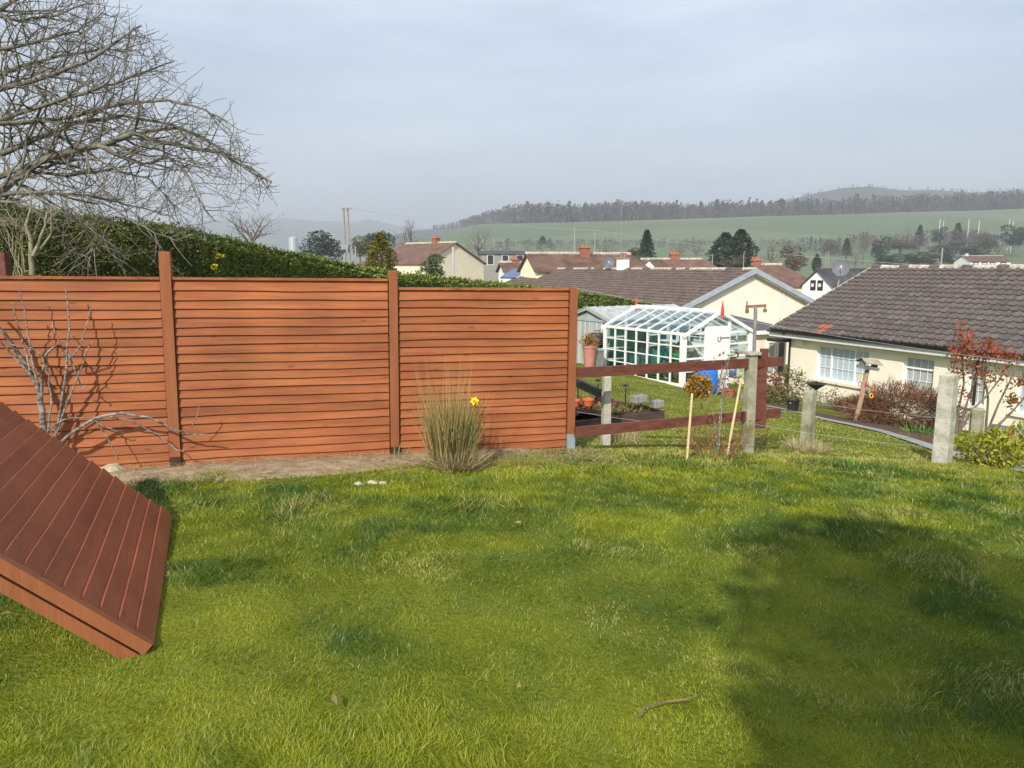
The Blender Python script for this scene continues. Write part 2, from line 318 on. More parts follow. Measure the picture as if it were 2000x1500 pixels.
for i in range(nR-1):
    for j in range(nA):
        j2 = (j+1) % nA; faces.append((1+i*nA+j, 1+i*nA+j2, 1+(i+1)*nA+j2, 1+(i+1)*nA+j))
gm = bpy.data.meshes.new('ground'); gm.from_pydata(verts, [], faces); gm.update()
for p in gm.polygons: p.use_smooth = True
m, t, b = newmat('ground_turf'); N = t.nodes.new; L = t.links.new
b.inputs['Roughness'].default_value = 1; b.inputs['Specular IOR Level'].default_value = .1
g = N('ShaderNodeNewGeometry'); n1 = N('ShaderNodeTexNoise'); n1.inputs['Scale'].default_value = 1.1; n1.inputs['Detail'].default_value = 10; L(g.outputs['Position'], n1.inputs['Vector'])
r1 = N('ShaderNodeMapRange'); r1.inputs['From Min'].default_value = .35; r1.inputs['From Max'].default_value = .65; L(n1.outputs['Fac'], r1.inputs['Value'])
m1 = N('ShaderNodeMix'); m1.data_type = 'RGBA'; m1.inputs['A'].default_value = (.075, .10, .010, 1); m1.inputs['B'].default_value = (.16, .18, .018, 1); L(r1.outputs['Result'], m1.inputs['Factor'])
vo = N('ShaderNodeTexVoronoi'); vo.inputs['Scale'].default_value = .0065; L(g.outputs['Position'], vo.inputs['Vector'])
hs = N('ShaderNodeSeparateColor'); L(vo.outputs['Color'], hs.inputs['Color'])
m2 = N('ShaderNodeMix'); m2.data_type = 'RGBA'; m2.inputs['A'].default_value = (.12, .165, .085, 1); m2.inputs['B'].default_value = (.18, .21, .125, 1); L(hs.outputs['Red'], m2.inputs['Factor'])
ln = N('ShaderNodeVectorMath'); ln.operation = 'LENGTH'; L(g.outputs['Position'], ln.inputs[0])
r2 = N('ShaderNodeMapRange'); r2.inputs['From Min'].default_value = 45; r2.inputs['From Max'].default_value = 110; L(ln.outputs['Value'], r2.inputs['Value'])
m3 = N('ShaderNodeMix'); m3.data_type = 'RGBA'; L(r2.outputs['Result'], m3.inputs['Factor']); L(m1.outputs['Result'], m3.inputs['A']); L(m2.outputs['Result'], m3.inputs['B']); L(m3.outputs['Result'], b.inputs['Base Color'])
bp = N('ShaderNodeBump'); bp.inputs['Strength'].default_value = .6; bp.inputs['Distance'].default_value = .03; n3 = N('ShaderNodeTexNoise'); n3.inputs['Scale'].default_value = 40; L(g.outputs['Position'], n3.inputs['Vector']); L(n3.outputs['Fac'], bp.inputs['Height']); L(bp.outputs['Normal'], b.inputs['Normal'])
struct(link('ground', gm, m))
# ---------------------------------------------------------------- leaf clouds and grass (vectorised)
def quads(name, base, dirv, side, mat_, parent, tint, bend=None, tri=False):
    """n leaves: base point, length vector, half-width vector -> rhombus or bent blade"""
    n = len(base); up = base+dirv
    if bend is None:
        mid = base+dirv*.45; vs = np.stack([base, mid+side, up, mid-side], 1).reshape(-1, 3); k = 4
        fi = np.arange(n*4, dtype=np.int32); cnt = np.full(n, 4)
    else:
        mid = base+dirv*.55; tip = up+bend
        vs = np.stack([base-side, base+side, mid+side*.75+bend*.25, mid-side*.75+bend*.25, tip], 1).reshape(-1, 3); k = 5
        b0 = (np.arange(n)*5)[:,None]; fi = np.concatenate([b0+np.array([0,1,2,3]), b0+np.array([3,2,4])], 1).ravel().astype(np.int32); cnt = np.tile([4,3], n)
    me = bpy.data.meshes.new(name); me.vertices.add(len(vs)); me.vertices.foreach_set('co', vs.astype(np.float32).ravel())
    me.loops.add(len(fi)); me.loops.foreach_set('vertex_index', fi); st = np.r_[0, np.cumsum(cnt)[:-1]].astype(np.int32)
    me.polygons.add(len(cnt)); me.polygons.foreach_set('loop_start', st); me.update(calc_edges=True)
    a = me.attributes.new('tint', 'FLOAT', 'POINT'); a.data.foreach_set('value', np.repeat(tint, k).astype(np.float32))
    return link(name, me, mat_, parent)
def unit(a): return a/np.maximum(np.linalg.norm(a, axis=1, keepdims=True), 1e-9)
def leaves(name, pts, size, mat_, parent, aspect=.5, out=None, outw=.6, tint=None, var=.4):
    pts = np.asarray(pts, float); n = len(pts); d = unit(npr.normal(size=(n, 3)))
    if out is not None: d = unit(d+out*outw*2)
    s = unit(np.cross(d, npr.normal(size=(n, 3)))); L_ = size*(1+var*npr.uniform(-1, 1, (n, 1)))
    return quads(name, pts, d*L_, s*L_*aspect*.5, mat_, parent, npr.random(n) if tint is None else tint)
def ellipsoid_pts(c, r, n, shell=.55):
    d = unit(npr.normal(size=(n, 3))); q = npr.uniform(shell, 1, (n, 1))**.6
    lump = 1+.22*np.sin(d[:,0:1]*5+c[0]*3)*np.cos(d[:,1:2]*4.3+c[1])+.15*np.sin(d[:,2:3]*7+c[0])
    return np.asarray(c)+d*q*lump*np.asarray(r), d
FA = P(335, 700, 6.52); FB = P(1115, 700, 7.58)      # fence line in plan
fdir = Vector((FB.x-FA.x, FB.y-FA.y, 0)).normalized(); fnor = Vector((fdir.y, -fdir.x, 0))   # towards the camera
def fence_dist(x, y): return (x-FA.x)*fnor.x+(y-FA.y)*fnor.y, (x-FA.x)*fdir.x+(y-FA.y)*fdir.y
def soil_mask(x, y):
    d, s = fence_dist(x, y); wob = fbm(x*1.7, y*1.7)*.5
    return sstep(.75+wob*.5-.28, .40+wob*.5-.28, d)*sstep(3.0, 1.4, s+wob)*(d > -.3)
def lawn(name, n, ymin, ymax, pw, hgt, wid, label, keep=None):
    u = npr.random(n); Y = ymin+(ymax-ymin)*u**pw; X = npr.uniform(-.72, .72, n)*(Y+.35)
    d, s = fence_dist(X, Y)
    if keep is not None: k = keep(X, Y, d, s); X, Y, d, s = X[k], Y[k], d[k], s[k]
    n = len(X); Z = gz(X, Y)
    lush = sstep(.58, .72, fbm(X*1.3+4, Y*1.3+8, 3)); lush2 = sstep(.6, .78, fbm(X*2.3+41, Y*2.3, 3)); clump = fbm(X*7, Y*7, 3)
    Lh = hgt*(.5+.95*clump)*(1+.9*lush+.5*lush2)*npr.uniform(.6, 1.3, n)*np.clip(Y/4, .9, 1.5)
    th = 2*np.pi*fbm(X*3.1+9, Y*3.1, 3)*2.6+npr.normal(0, 1.15, n); lean = npr.uniform(.35, 1.25, n)
    d0 = np.stack([np.cos(th)*np.sin(lean*.6), np.sin(th)*np.sin(lean*.6), np.cos(lean*.6)], 1)
    bend = np.stack([np.cos(th), np.sin(th), -.55*np.ones(n)], 1)*(Lh*.38*lean)[:,None]
    ph = npr.uniform(0, np.pi, n); wd = wid*npr.uniform(.7, 1.3, n)*np.clip(Y/4., .8, 2.2)
    side = np.stack([np.cos(ph), np.sin(ph), np.zeros(n)], 1)*wd[:,None]
    patch = .55*fbm(X*.55+20, Y*.55+3, 4)+.45*fbm(X*3.4+2, Y*3.4+30, 3)
    tint = np.clip(.57+(patch-.5)*2.9-.36*lush-.25*lush2+npr.normal(0, .15, n), 0, .8)
    edge = np.exp(-np.clip(d-.05, 0, 9)/.28)*.35+np.where(s > 4.0, np.exp(-np.abs(d)/.45)*.5, 0)
    dry = npr.random(n) < (.04+edge+0.32*sstep(.58, .72, fbm(X*2.1, Y*2.1+50, 3)))
    tint = np.where(dry, npr.uniform(.9, 1, n), tint)
    o = quads(name, np.stack([X, Y, Z-.004], 1), d0*Lh[:,None], side, M['grass'], None, tint, bend)
    o['kind'] = 'stuff'; o['label'] = label; o['category'] = 'grass'; return o
def keep_near(X, Y, d, s):
    return (d > .02)*(npr.random(len(X)) > soil_mask(X, Y)*.93)
lawn('lawn_grass', 420000, 2.0, 9.4, 1.2, .027, .0016, 'uneven green lawn in front of the timber fence', keep_near)
def keep_far(X, Y, d, s):
    gh = ((X-5.0)*.859+(Y-21.8)*.512); return (d < 0)*(s > 3.4)*(X < 4.2+(30-Y)*.25+.9)*(Y < 27-.3*X)
lawn('neighbour_lawn_grass', 260000, 7.4, 27, 1.35, .015, .0018, 'mown lawn of the garden below, beyond the rail fence', keep_far)
# bare soil strip at the foot of the fence
mb = MB(); nx, ny = 60, 10
g0 = [[None]*(ny+1) for _ in range(nx+1)]
for i in range(nx+1):
    s = -2.2+i*(5.6/nx)
    wdt = .85*(1-.75*max(0, (s-1.2)/2.2))*(.85+.3*float(vn(s*1.7, 3.3)))
    for j in range(ny+1):
        d = -.12+wdt*j/ny; q = FA+fdir*s+fnor*d; e = 1-abs(2*j/ny-1)
        g0[i][j] = (q.x, q.y, gz1(q.x, q.y)+.004+.05*e*(.4+float(fbm(np.array(s*3), np.array(d*5)))*.9)-(0.03 if j in (0, ny) else 0))
for i in range(nx):
    for j in range(ny): mb.quad(g0[i][j], g0[i][j+1], g0[i+1][j+1], g0[i+1][j])
struct(mb.build('soil_strip', M['soil'], smooth=True))
n = 7000; s = npr.uniform(-2., 3.9, n); d = np.abs(npr.normal(.15, .35, n)); X = FA.x+fdir.x*s+fnor.x*d; Y = FA.y+fdir.y*s+fnor.y*d
th = npr.uniform(0, 6.28, n); L_ = npr.uniform(.04, .15, n); dv = np.stack([np.cos(th)*L_, np.sin(th)*L_*.7, npr.uniform(-.01, .03, n)], 1)
o = quads('dry_straw', np.stack([X, Y, gz(X, Y)+npr.uniform(.01, .05, n)], 1), dv, np.cross(dv, [0,0,1])*.018/L_[:,None]*.12, M['straw'], None, npr.random(n), dv*.1)
o['kind'] = 'stuff'; o['label'] = 'dry straw and clippings on the bare soil under the fence'; o['category'] = 'straw'
# ---------------------------------------------------------------- timber fence
TILT = R(.65)
def board_mesh(name, L, h, seed, th=.013, wav=.004, ch=0.):
    r = random.Random(seed); mb = MB(); n = 12; lo = []; ph = r.uniform(0, 6); fq = r.uniform(1.5, 4)
    for i in range(n+1):
        x = L*i/n; zl = -h/2+wav*math.sin(fq*x+ph)+r.uniform(-.0015, .0015)
        lo.append((x, zl))
    i0 = 0
    for i, (x, zl) in enumerate(lo):       # cross-section: thick bottom lip, thin top, front face -y
        mb.v += [(x, -th-.012, zl), (x, -.004, h/2), (x, .004, h/2), (x, -.004, zl-ch)]
    for i in range(n):
        a, c = i*4, i*4+4
        mb.f += [(a, c, c+1, a+1), (a+1, c+1, c+2, a+2), (a+2, c+2, c+3, a+3), (a+3, c+3, c, a)]
    mb.f += [(0, 1, 2, 3), (n*4+3, n*4+2, n*4+1, n*4)]
    return mb.mesh(name)
def panel(parent, name, org, ex, ez, W, H, nb, mat_, seed, capm=None, flip=False, as_thing=None):
    """overlap fence panel: frame battens, boards, cap; org = lower left corner on the front face"""
    ex = Vector(ex).normalized(); ez = Vector(ez).normalized(); ey = ez.cross(ex)      # ey points to the back
    fm = MB()
    for q in (0, .5, 1): fm.obox(org+ex*(q*(W-.04))+ey*.012, ex*.04, ey*.03, ez*(H-.02))
    fm.obox(org+ex*.001+ey*.013, ex*(W-.002), ey*.026, ez*.04)
    if as_thing is not None:
        root = as_thing; fm.build('frame', mat_, root); par = root
    else:
        par = fm.build(name, mat_, parent)
    exp_ = (H-.03)/nb
    for k in range(nb):
        me = BOARDS.get((round(W, 2), k % 5)) or BOARDS.setdefault((round(W, 2), k % 5), board_mesh('board', W, exp_*1.16, k % 5))
        if len(me.materials) == 0: me.materials.append(mat_)
        o = bpy.data.objects.new('board', me); COL.objects.link(o)
        rot = Matrix((ex, ey, ez)).transposed().to_4x4()
        dz = rnd.uniform(-.003, .003); tl = Matrix.Rotation(rnd.uniform(-.0012, .0012), 4, 'Y')
        o.parent = par
        if par.type == 'EMPTY': o.matrix_parent_inverse = Matrix.Translation(-par.location)
        o.matrix_basis = Matrix.Translation(org+ez*(exp_*(k+.5)+dz)) @ rot @ tl
    cm = MB(); cm.obox(org-ey*.03+ez*(H-.022), ex*W, ey*.07, ez*.022); cm.build('top_cap', capm or mat_, par)
    return par
BOARDS = {}
fence = thing('timber_fence', 'orange-brown stained timber fence of overlapping boards across the lawn', 'fence', (FA.x, FA.y, gz1(FA.x, FA.y)))
ex = (fdir*math.cos(TILT)+Vector((0, 0, -math.sin(TILT)))).normalized(); ezf = (Vector((0,0,1))-ex*ex.z).normalized()
zt12 = P(345, 541, FA.y+.02).z; HP = 1.72
pA = Vector((FA.x, FA.y, zt12))                      # top line anchor at the first post
def fpt(s, z): return pA+ex*s+ezf*z
s_mid = ((P(771, 700, 7.06)-FA).dot(fdir)); s_end = (P(1118, 700, 7.58)-FA).dot(fdir)
panel(fence, 'fence_panel', fpt(.05, -HP), ex, ezf, s_mid-.10, HP, 22, M['board'], 1)
zt3 = (P(950, 562, 7.33)-fpt((P(950, 562, 7.33)-FA).dot(fdir), 0)).z
panel(fence, 'fence_panel', fpt(s_mid+.05, zt3-HP), ex, ezf, s_end-s_mid-.10, HP, 23, M['board'], 2)
panel(fence, 'fence_panel', fpt(-1.88, .0-HP), ex, ezf, 1.83, HP, 22, M['board'], 3)
def fpost(s, top, wd=.09, shoe=None):
    mb = MB(); mb.obox(fpt(s-wd/2, -1.95)-fnor*(-.045), ex*wd, -fnor*.10, ezf*(1.95+top)); o = mb.build('post', M['post'], fence)
    bv = o.modifiers.new('bevel', 'BEVEL'); bv.width = .004; bv.segments = 2
    if shoe is not None:
        z0, z1, mm = shoe; s2 = MB(); s2.obox(fpt(s-wd/2-.003, z0)+fnor*.049, ex*(wd+.006), -fnor*.108, ezf*(z1-z0)); s2.build('post_shoe', mm, o)
fpost(0, .21, .088, (-1.95, -1.54, M['postdark'])); fpost(s_mid, .07, .078, (-1.95, -1.56, M['postdark'])); fpost(s_end, zt3+.012, .075, (-1.95, -1.53, M['galv'])); fpost(-1.93, .05)
# ---------------------------------------------------------------- two spare panels leaning at the left
n0 = P(283, 1268, 3.04); n0 = Vector((n0.x, n0.y, gz1(n0.x, n0.y))); f0 = P(327, 1000, 4.85); f0 = Vector((f0.x, f0.y, gz1(f0.x, f0.y)+.01))
e1 = (f0-n0); LW = e1.length; e1.normalize()
LEAN = R(42); out_ = Vector((-e1.y, e1.x, 0)).normalized()   # to the left
rise = (out_*math.cos(LEAN)+Vector((0,0,1))*math.sin(LEAN)).normalized()
nrm = e1.cross(rise)
if nrm.z < 0: nrm = -nrm
BOARDS.clear()
for q, (lab, off) in enumerate([('freshly stained spare fence panel leaning on top, dark face to the lawn', 0.), ('spare fence panel tucked underneath the leaning one, only its edge showing', -.060)]):
    t_ = thing('spare_fence_panel', lab, 'fence panel', tuple(n0+nrm*off), 'spare fence panels leaning at the left')
    # boards lie along the ground edge; their thick lips point up the slope
    org = n0+nrm*(off+.05)+e1*LW
    fm = MB()
    for s in (0, .5, 1): fm.obox(n0+nrm*(off)+e1*(s*(LW-.045)-(.05 if s == 0 else 0)), e1*.045, nrm*(.050 if s == 0 else .03), rise*1.80)
    fm.obox(n0+nrm*(off+.002)+e1*.002, e1*(LW-.004), nrm*.026, rise*.04)
    fm.obox(n0+nrm*(off+.002)+e1*.002+rise*1.76, e1*(LW-.004), nrm*.026, rise*.04)
    fm.build('frame', M['post'], t_)
    nb = 21; ex_ = 1.80/nb
    for k in range(nb):
        me = BOARDS.get(k % 4) or BOARDS.setdefault(k % 4, board_mesh('board', LW, ex_*1.10, 30+k % 4, .008, .0012, .006))
        if len(me.materials) == 0: me.materials.append(M['lean'])
        o = bpy.data.objects.new('board', me); COL.objects.link(o); o.parent = t_; o.matrix_parent_inverse = Matrix.Translation(-t_.location)
        bx = -e1; bz = -rise; by = bz.cross(bx)                  # board local axes: lip (-z) points up the slope
        if by.dot(nrm) > 0: bx = e1; by = bz.cross(bx)
        start = n0+nrm*(off+.034)+rise*(ex_*(k+.5)) + (e1*LW if bx.dot(e1) < 0 else Vector((0,0,0)))
        o.matrix_basis = Matrix.Translation(start) @ Matrix((bx, by, bz)).transposed().to_4x4()
# ---------------------------------------------------------------- rail fence, concrete posts, wires
def conc_post(u, vb, Y, vt, wd, label, mm='concrete', rot=.5, cap=False):
    b_ = P(u, vb, Y); z0 = gz1(b_.x, b_.y); zt = P(u, vt, Y).z; mb = MB(); h = zt-z0+.25
    c = Vector((b_.x, b_.y, z0-.25)); a = wd/2; prof = [(a*1.04, 0), (a, h*.5), (a*.94, h-.02), (a*.7, h)]
    i0 = 0
    for r_, z in prof:
        for k in range(4): q = rot+math.pi/4+k*math.pi/2; mb.v.append((r_*1.414*math.cos(q), r_*1.414*math.sin(q), z-.25))
    for i in range(3):
        for k in range(4): mb.f.append((i*4+k, i*4+(k+1) % 4, i*4+4+(k+1) % 4, i*4+4+k))
    mb.f.append((12, 13, 14, 15))
    o = mb.build('concrete_post', M[mm]); o.location = (b_.x, b_.y, z0); tag(o, label, 'post', 'old concrete fence posts')
    bv = o.modifiers.new('bevel', 'BEVEL'); bv.width = .008; bv.segments = 2
    if cap:
        cm = MB(); cm.box((0, 0, zt-z0+.012), wd*1.35, wd*1.35, .03, (math.cos(rot), math.sin(rot), 0)); k = cm.build('cap', M['concrete']); k.parent = o
    return o
p1460 = conc_post(1459, 885, 8.2, 692, .105, 'capped concrete post bolted to the brown timber upright', 'moss', .35, True)
conc_post(1839, 906, 8.6, 729, .165, 'tallest pale concrete post standing alone on the lawn at right', 'concrete', .7)
conc_post(1183, 865, 8.05, 733, .085, 'speckled concrete post crossed by both brown rails near the fence end', 'concrete', .25)
conc_post(1575, 878, 9.2, 762, .125, 'short mossy concrete post in front of the bird bath', 'moss', .75)
conc_post(1905, 872, 9.9, 797, .12, 'small mossy concrete post behind the yellow-green bush', 'moss', .6)
rf = thing('rail_fence', 'two dark brown timber rails on an upright running right from the fence', 'fence', tuple(P(1478, 835, 8.27)))
mb = MB(); mb.bar(P(1127, 728, 7.50), P(1527, 706, 8.33), .04, .10); mb.build('rail', M['rail'], rf)
mb = MB(); mb.bar(P(1123, 844, 7.50), P(1523, 806, 8.33), .04, .10); mb.build('rail', M['rail'], rf)
mb = MB(); mb.bar(P(1481, 836, 8.27), P(1485, 688, 8.27), .135, .07, (0, 1, 0)); mb.build('upright', M['rail'], rf)
mb = MB(); mb.bar(P(1491, 722, 8.40), P(1493, 681, 8.40), .08, .05, (0, 1, 0)); mb.build('upright', M['rail'], rf)
def wire(a, b_, sag, rad_, name, label, mm='wire', n=14, cat='wire', group=None):
    pts = [a.lerp(b_, i/n)-Vector((0, 0, sag*4*(i/n)*(1-i/n))) for i in range(n+1)]
    mb = MB().tube(pts, rad_, 4); o = mb.build(name, M[mm]); tag(o, label, cat, group); return o
wire(P(1127, 563, 7.44), P(2040, 712, 9.3), .06, .0022, 'line_wire', 'thin pale line strung from the fence end post across to the right')
wire(P(1120, 803, 7.6), P(1462, 840, 8.2), .03, .0018, 'strand_wire', 'sagging wire in front of the raised bed between rails', group='fence wires')
wire(P(1470, 828, 8.2), P(1838, 874, 8.6), .03, .0018, 'strand_wire', 'low wire from the timber upright to the tall concrete post', group='fence wires')
wire(P(1575, 785, 9.2), P(1905, 822, 9.9), .02, .0018, 'strand_wire', 'upper wire between the short mossy posts', group='fence wires')
# ---------------------------------------------------------------- hedge behind the fence
hL = [(-140, 360, 8.3), (60, 402, 8.9), (330, 434, 10.2), (560, 490, 12.3), (770, 532, 16), (1000, 556, 22.5), (1130, 570, 27.5), (1275, 592, 31)]
hp = [P(*q) for q in hL]
hedge = thing('hedge', 'long clipped dark green hedge behind the timber fence, sloping down to the right', 'hedge', (hp[3].x, hp[3].y, gz1(hp[3].x, hp[3].y)))
cm = MB(); pts_all = []; nrm_all = []
for i in range(len(hp)-1):
    a, c = hp[i], hp[i+1]; e = Vector((c.x-a.x, c.y-a.y, 0)); L_ = e.length; e.normalize(); nn = Vector((e.y, -e.x, 0)); back = -nn*1.1
    za, zc = gz1(a.x, a.y)-.2, gz1(c.x, c.y)-.2
    A0, C0 = Vector((a.x, a.y, za)), Vector((c.x, c.y, zc)); A1, C1 = Vector((a.x, a.y, a.z-.12)), Vector((c.x, c.y, c.z-.12)); i_ = nn*.10
    cm.quad(A0-i_, C0-i_, C1-i_, A1-i_); cm.quad(A1-i_, C1-i_, C1+back, A1+back); cm.quad(A1+back, C1+back, C0+back, A0+back)
    dens = 2700*(9/max(a.y, 9))**1.0; nf = int(L_*2.4*dens); t_ = npr.random(nf); h_ = npr.random(nf)**.8
    x = a.x+(c.x-a.x)*t_; y = a.y+(c.y-a.y)*t_; zt = a.z+(c.z-a.z)*t_; zb = za+(zc-za)*t_+.6
    lump = (fbm(t_*L_*1.4+a.x*3, h_*3.2, 4)-.5)*.30-.10*(h_ > .93)
    pts_all.append(np.stack([x+nn.x*lump, y+nn.y*lump, zb+(zt-zb)*h_+npr.normal(0, .02, nf)], 1)); nrm_all.append(np.tile([nn.x, nn.y, .25], (nf, 1)))
    nt_ = int(L_*1.1*dens*.8); t_ = npr.random(nt_); k = npr.random(nt_); zt = a.z+(c.z-a.z)*t_; lump = (fbm(t_*L_*1.8+a.x*3, k*3, 3)-.5)*.12
    spr = (npr.random(nt_) < .03)*npr.uniform(0, .08, nt_)
    pts_all.append(np.stack([a.x+(c.x-a.x)*t_-nn.x*k*1.1, a.y+(c.y-a.y)*t_-nn.y*k*1.1, zt+lump-.06+spr], 1)); nrm_all.append(np.tile([nn.x*.2, nn.y*.2, .8], (nt_, 1)))
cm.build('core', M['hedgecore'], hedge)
pa = np.concatenate(pts_all); na = np.concatenate(nrm_all); sz = .037*np.clip(pa[:,1:2]/10, .8, 2.4)
tn = np.clip(.45+(fbm(pa[:,0]*2.2, pa[:,2]*2.2+pa[:,1], 3)-.5)*1.1+npr.normal(0, .22, len(pa)), 0, 1)
o = leaves('foliage', pa, sz, M['hedge'], hedge, .55, na, .5, tn); o['kind'] = 'stuff'
for (u, v, Y) in [(435, 501, 10.85), (424, 522, 10.8), (1000+0, 0, 0)][:2]:
    c = P(u, v, Y); fp, fd = ellipsoid_pts((c.x, c.y-.08, c.z), (.06, .04, .04), 26)
    o = leaves('flower_cluster', fp, .035, leafmat('flower_yellow', (.6, .45, .02), (.85, .68, .03), .2) if 'flower_yellow' not in bpy.data.materials else bpy.data.materials['flower_yellow'], hedge, .8)
# ---------------------------------------------------------------- bare trees
ENV = None
def crown_env(p):
    q = p-EYE; wv = q.y*cp-q.z*sp; uu = 1000+FPX*q.x/wv; vv = 750-FPX*(q.y*sp+q.z*cp)/wv
    return uu < np.interp(vv, [-300, 0, 90, 180, 240, 330, 370, 440, 520], [90, 205, 320, 370, 450, 520, 545, 440, 340])
def rvec(): return Vector((rnd.gauss(0, 1), rnd.gauss(0, 1), rnd.gauss(0, 1))).normalized()
def branch(out, p, d, L, r, lvl, mx, seg=.16, jit=.28, trop=.06, kids=1.0, decay=.5, rmin=.0022):
    if ENV is not None and not ENV(p+d*L*.6): return
    n = max(3, int(L/seg)); pts = [p.copy()]; rs = [r]
    for i in range(n):
        d = (d+rvec()*jit+Vector((0, 0, trop))).normalized(); p = p+d*(L/n); pts.append(p.copy()); rr = max(rmin, r*(1-.8*(i+1)/n)); rs.append(rr)
        if lvl < mx and i >= 0 and rnd.random() < kids:
            ax = d.cross(rvec()).normalized(); kd = (Matrix.Rotation(rnd.uniform(.5, 1.15), 3, ax) @ d)
            branch(out, p, kd, L*rnd.uniform(.32, .62)*(1-.45*i/n), max(rmin, rr*.7), lvl+1, mx, seg*.75, jit, trop*1.3, kids, decay, rmin)
    out[min(lvl, len(out)-1)].append((pts, rs))
def limbs_to(mbs, lists, ks):
    for lst, k in zip(lists, ks):
        mb = MB()
        for pts, rs in lst: mb.tube(pts, rs, k, False)
        mbs.append(mb)
ENV = crown_env
# big overhanging tree, trunk just outside the left of the picture
tb = Vector((-7.9, 9.0, gz1(-7.9, 9.0)))
tree = thing('bare_tree', 'large bare grey-barked tree reaching over the hedge from the left', 'tree', tuple(tb))
lv = [[], [], [], []]
trunk_pts = [tb-Vector((0,0,.2)), tb+Vector((.05, 0, .8)), tb+Vector((.2, .05, 1.6)), tb+Vector((.3, 0, 2.4)), tb+Vector((.35, .1, 3.4)), tb+Vector((.5, .1, 4.6)), tb+Vector((.8, 0, 6.0))]
lv[0].append((trunk_pts, [.26, .22, .19, .17, .13, .09, .05]))
LIMBS = [([(-120, 440), (0, 373), (60, 322), (120, 302), (190, 284), (262, 262), (350, 284), (430, 300), (490, 330), (530, 356)], 8.8, .075),
 ([(-150, 330), (0, 300), (70, 272), (150, 240), (240, 226), (330, 240), (400, 268)], 9.4, .06),
 ([(-150, 240), (0, 176), (90, 150), (170, 120), (240, 75), (275, 50)], 9.0, .055),
 ([(-120, 400), (0, 380), (90, 376), (180, 384), (250, 400), (330, 420)], 8.5, .04),
 ([(190, 284), (240, 305), (275, 322), (330, 308), (365, 340), (395, 400), (420, 432)], 8.7, .035),
 ([(-100, 120), (0, 95), (80, 80), (150, 60), (200, 25)], 9.3, .045),
 ([(-100, 60), (0, 20), (60, -20), (120, -60)], 9.0, .045),
 ([(-120, 300), (0, 235), (100, 200), (200, 170), (290, 140), (340, 120)], 9.2, .05),
 ([(-60, 360), (40, 330), (130, 345), (220, 330), (290, 350), (340, 400)], 9.7, .04),
 ([(0, 240), (110, 235), (230, 205), (330, 195), (400, 215), (440, 235)], 8.9, .04),
 ([(60, 380), (110, 410), (160, 430), (205, 470), (240, 500)], 8.2, .022),
 ([(262, 262), (350, 250), (430, 290), (490, 335), (530, 354)], 9.1, .03),
 ([(-80, 180), (40, 130), (120, 110), (200, 95), (270, 100)], 9.8, .04),
 ([(-60, 20), (40, 40), (110, 30), (170, 5)], 9.6, .035),
 ([(120, 380), (190, 400), (215, 440), (190, 480), (175, 505)], 8.1, .018),
 ([(200, 395), (250, 425), (300, 455), (345, 470)], 8.3, .016)]
for pl, Y, r in LIMBS:
    pts = []; m_ = len(pl)
    for i, (u, v) in enumerate(pl): pts.append(P(u, v, Y+.35*math.sin(i*1.3+Y*7)+rnd.uniform(-.12, .12)))
    fine = []
    for i in range(m_-1):
        for k in range(3): fine.append(pts[i].lerp(pts[i+1], k/3)+rvec()*.012)
    fine.append(pts[-1]); nf = len(fine); r *= .68; rs = [max(.005, r*(1-.85*i/nf)) for i in range(nf)]; lv[0].append((fine, rs))
    for i in range(2, nf):
        d = (fine[i]-fine[i-1]).normalized(); rem = 1-.55*i/nf
        for q in range(3 if r > .018 else 2):
            ax = d.cross(rvec()).normalized(); kd = Matrix.Rotation(rnd.uniform(.35, 1.1), 3, ax) @ d
            kd.y *= .7; kd.normalize()
            branch(lv, fine[i], kd, rnd.uniform(.55, 1.3)*rem*(1 if r > .02 else .75), max(.0055, rs[i]*.45), 1, 3, .12, .30, .02 if i < nf*.7 else .06, .57, rmin=.0024)
mbs = []; limbs_to(mbs, lv, (8, 5, 4, 3))
mbs[0].build('trunk', M['bark'], tree, True); 
mbs[1].v += []; o = mbs[1].build('branches', M['bark'], tree, True)
mm_ = MB(); mm_.v = mbs[2].v+mbs[3].v; k0 = len(mbs[2].v); mm_.f = mbs[2].f+[tuple(i+k0 for i in f) for f in mbs[3].f]
o = mm_.build('twigs', M['twig'], tree); o['kind'] = 'stuff'
ENV = None
# pale multi-stemmed shrub in front of the hedge
sb = P(62, 545, 8.0); sb.z = gz1(sb.x, sb.y)
shr = thing('multi_stem_shrub', 'pale multi-stemmed leafless shrub between fence and hedge', 'shrub', tuple(sb))
lv = [[], [], []]
SLANT = 0.
def stem_px(pl, Y, r, kids=True, lv_=None, j=.02):
    pts = [P(u, v, Y+SLANT*(u-92)+rnd.uniform(-.04, .04)) for u, v in pl]; fine = []
    for i in range(len(pts)-1):
        for k in range(3): fine.append(pts[i].lerp(pts[i+1], k/3)+rvec()*j*.3)
    fine.append(pts[-1]); nf = len(fine); rs = [max(.004, r*(1-.7*i/nf)) for i in range(nf)]; lv_[0].append((fine, rs))
    if kids:
        for i in range(nf//2, nf):
            d = (fine[i]-fine[i-1]).normalized(); ax = d.cross(rvec()).normalized(); branch(lv_, fine[i], Matrix.Rotation(rnd.uniform(.4, 1), 3, ax) @ d, rnd.uniform(.2, .55), max(.003, rs[i]*.5), 1, 2, .1, .3, .03, .5, rmin=.002)
stem_px([(60, 700), (62, 545), (62, 495), (60, 470), (52, 440), (60, 410)], 8.0, .036, lv_=lv)
stem_px([(64, 500), (75, 475), (88, 440), (92, 415)], 8.0, .022, lv_=lv)
stem_px([(64, 505), (85, 480), (100, 455), (98, 400)], 8.1, .018, lv_=lv)
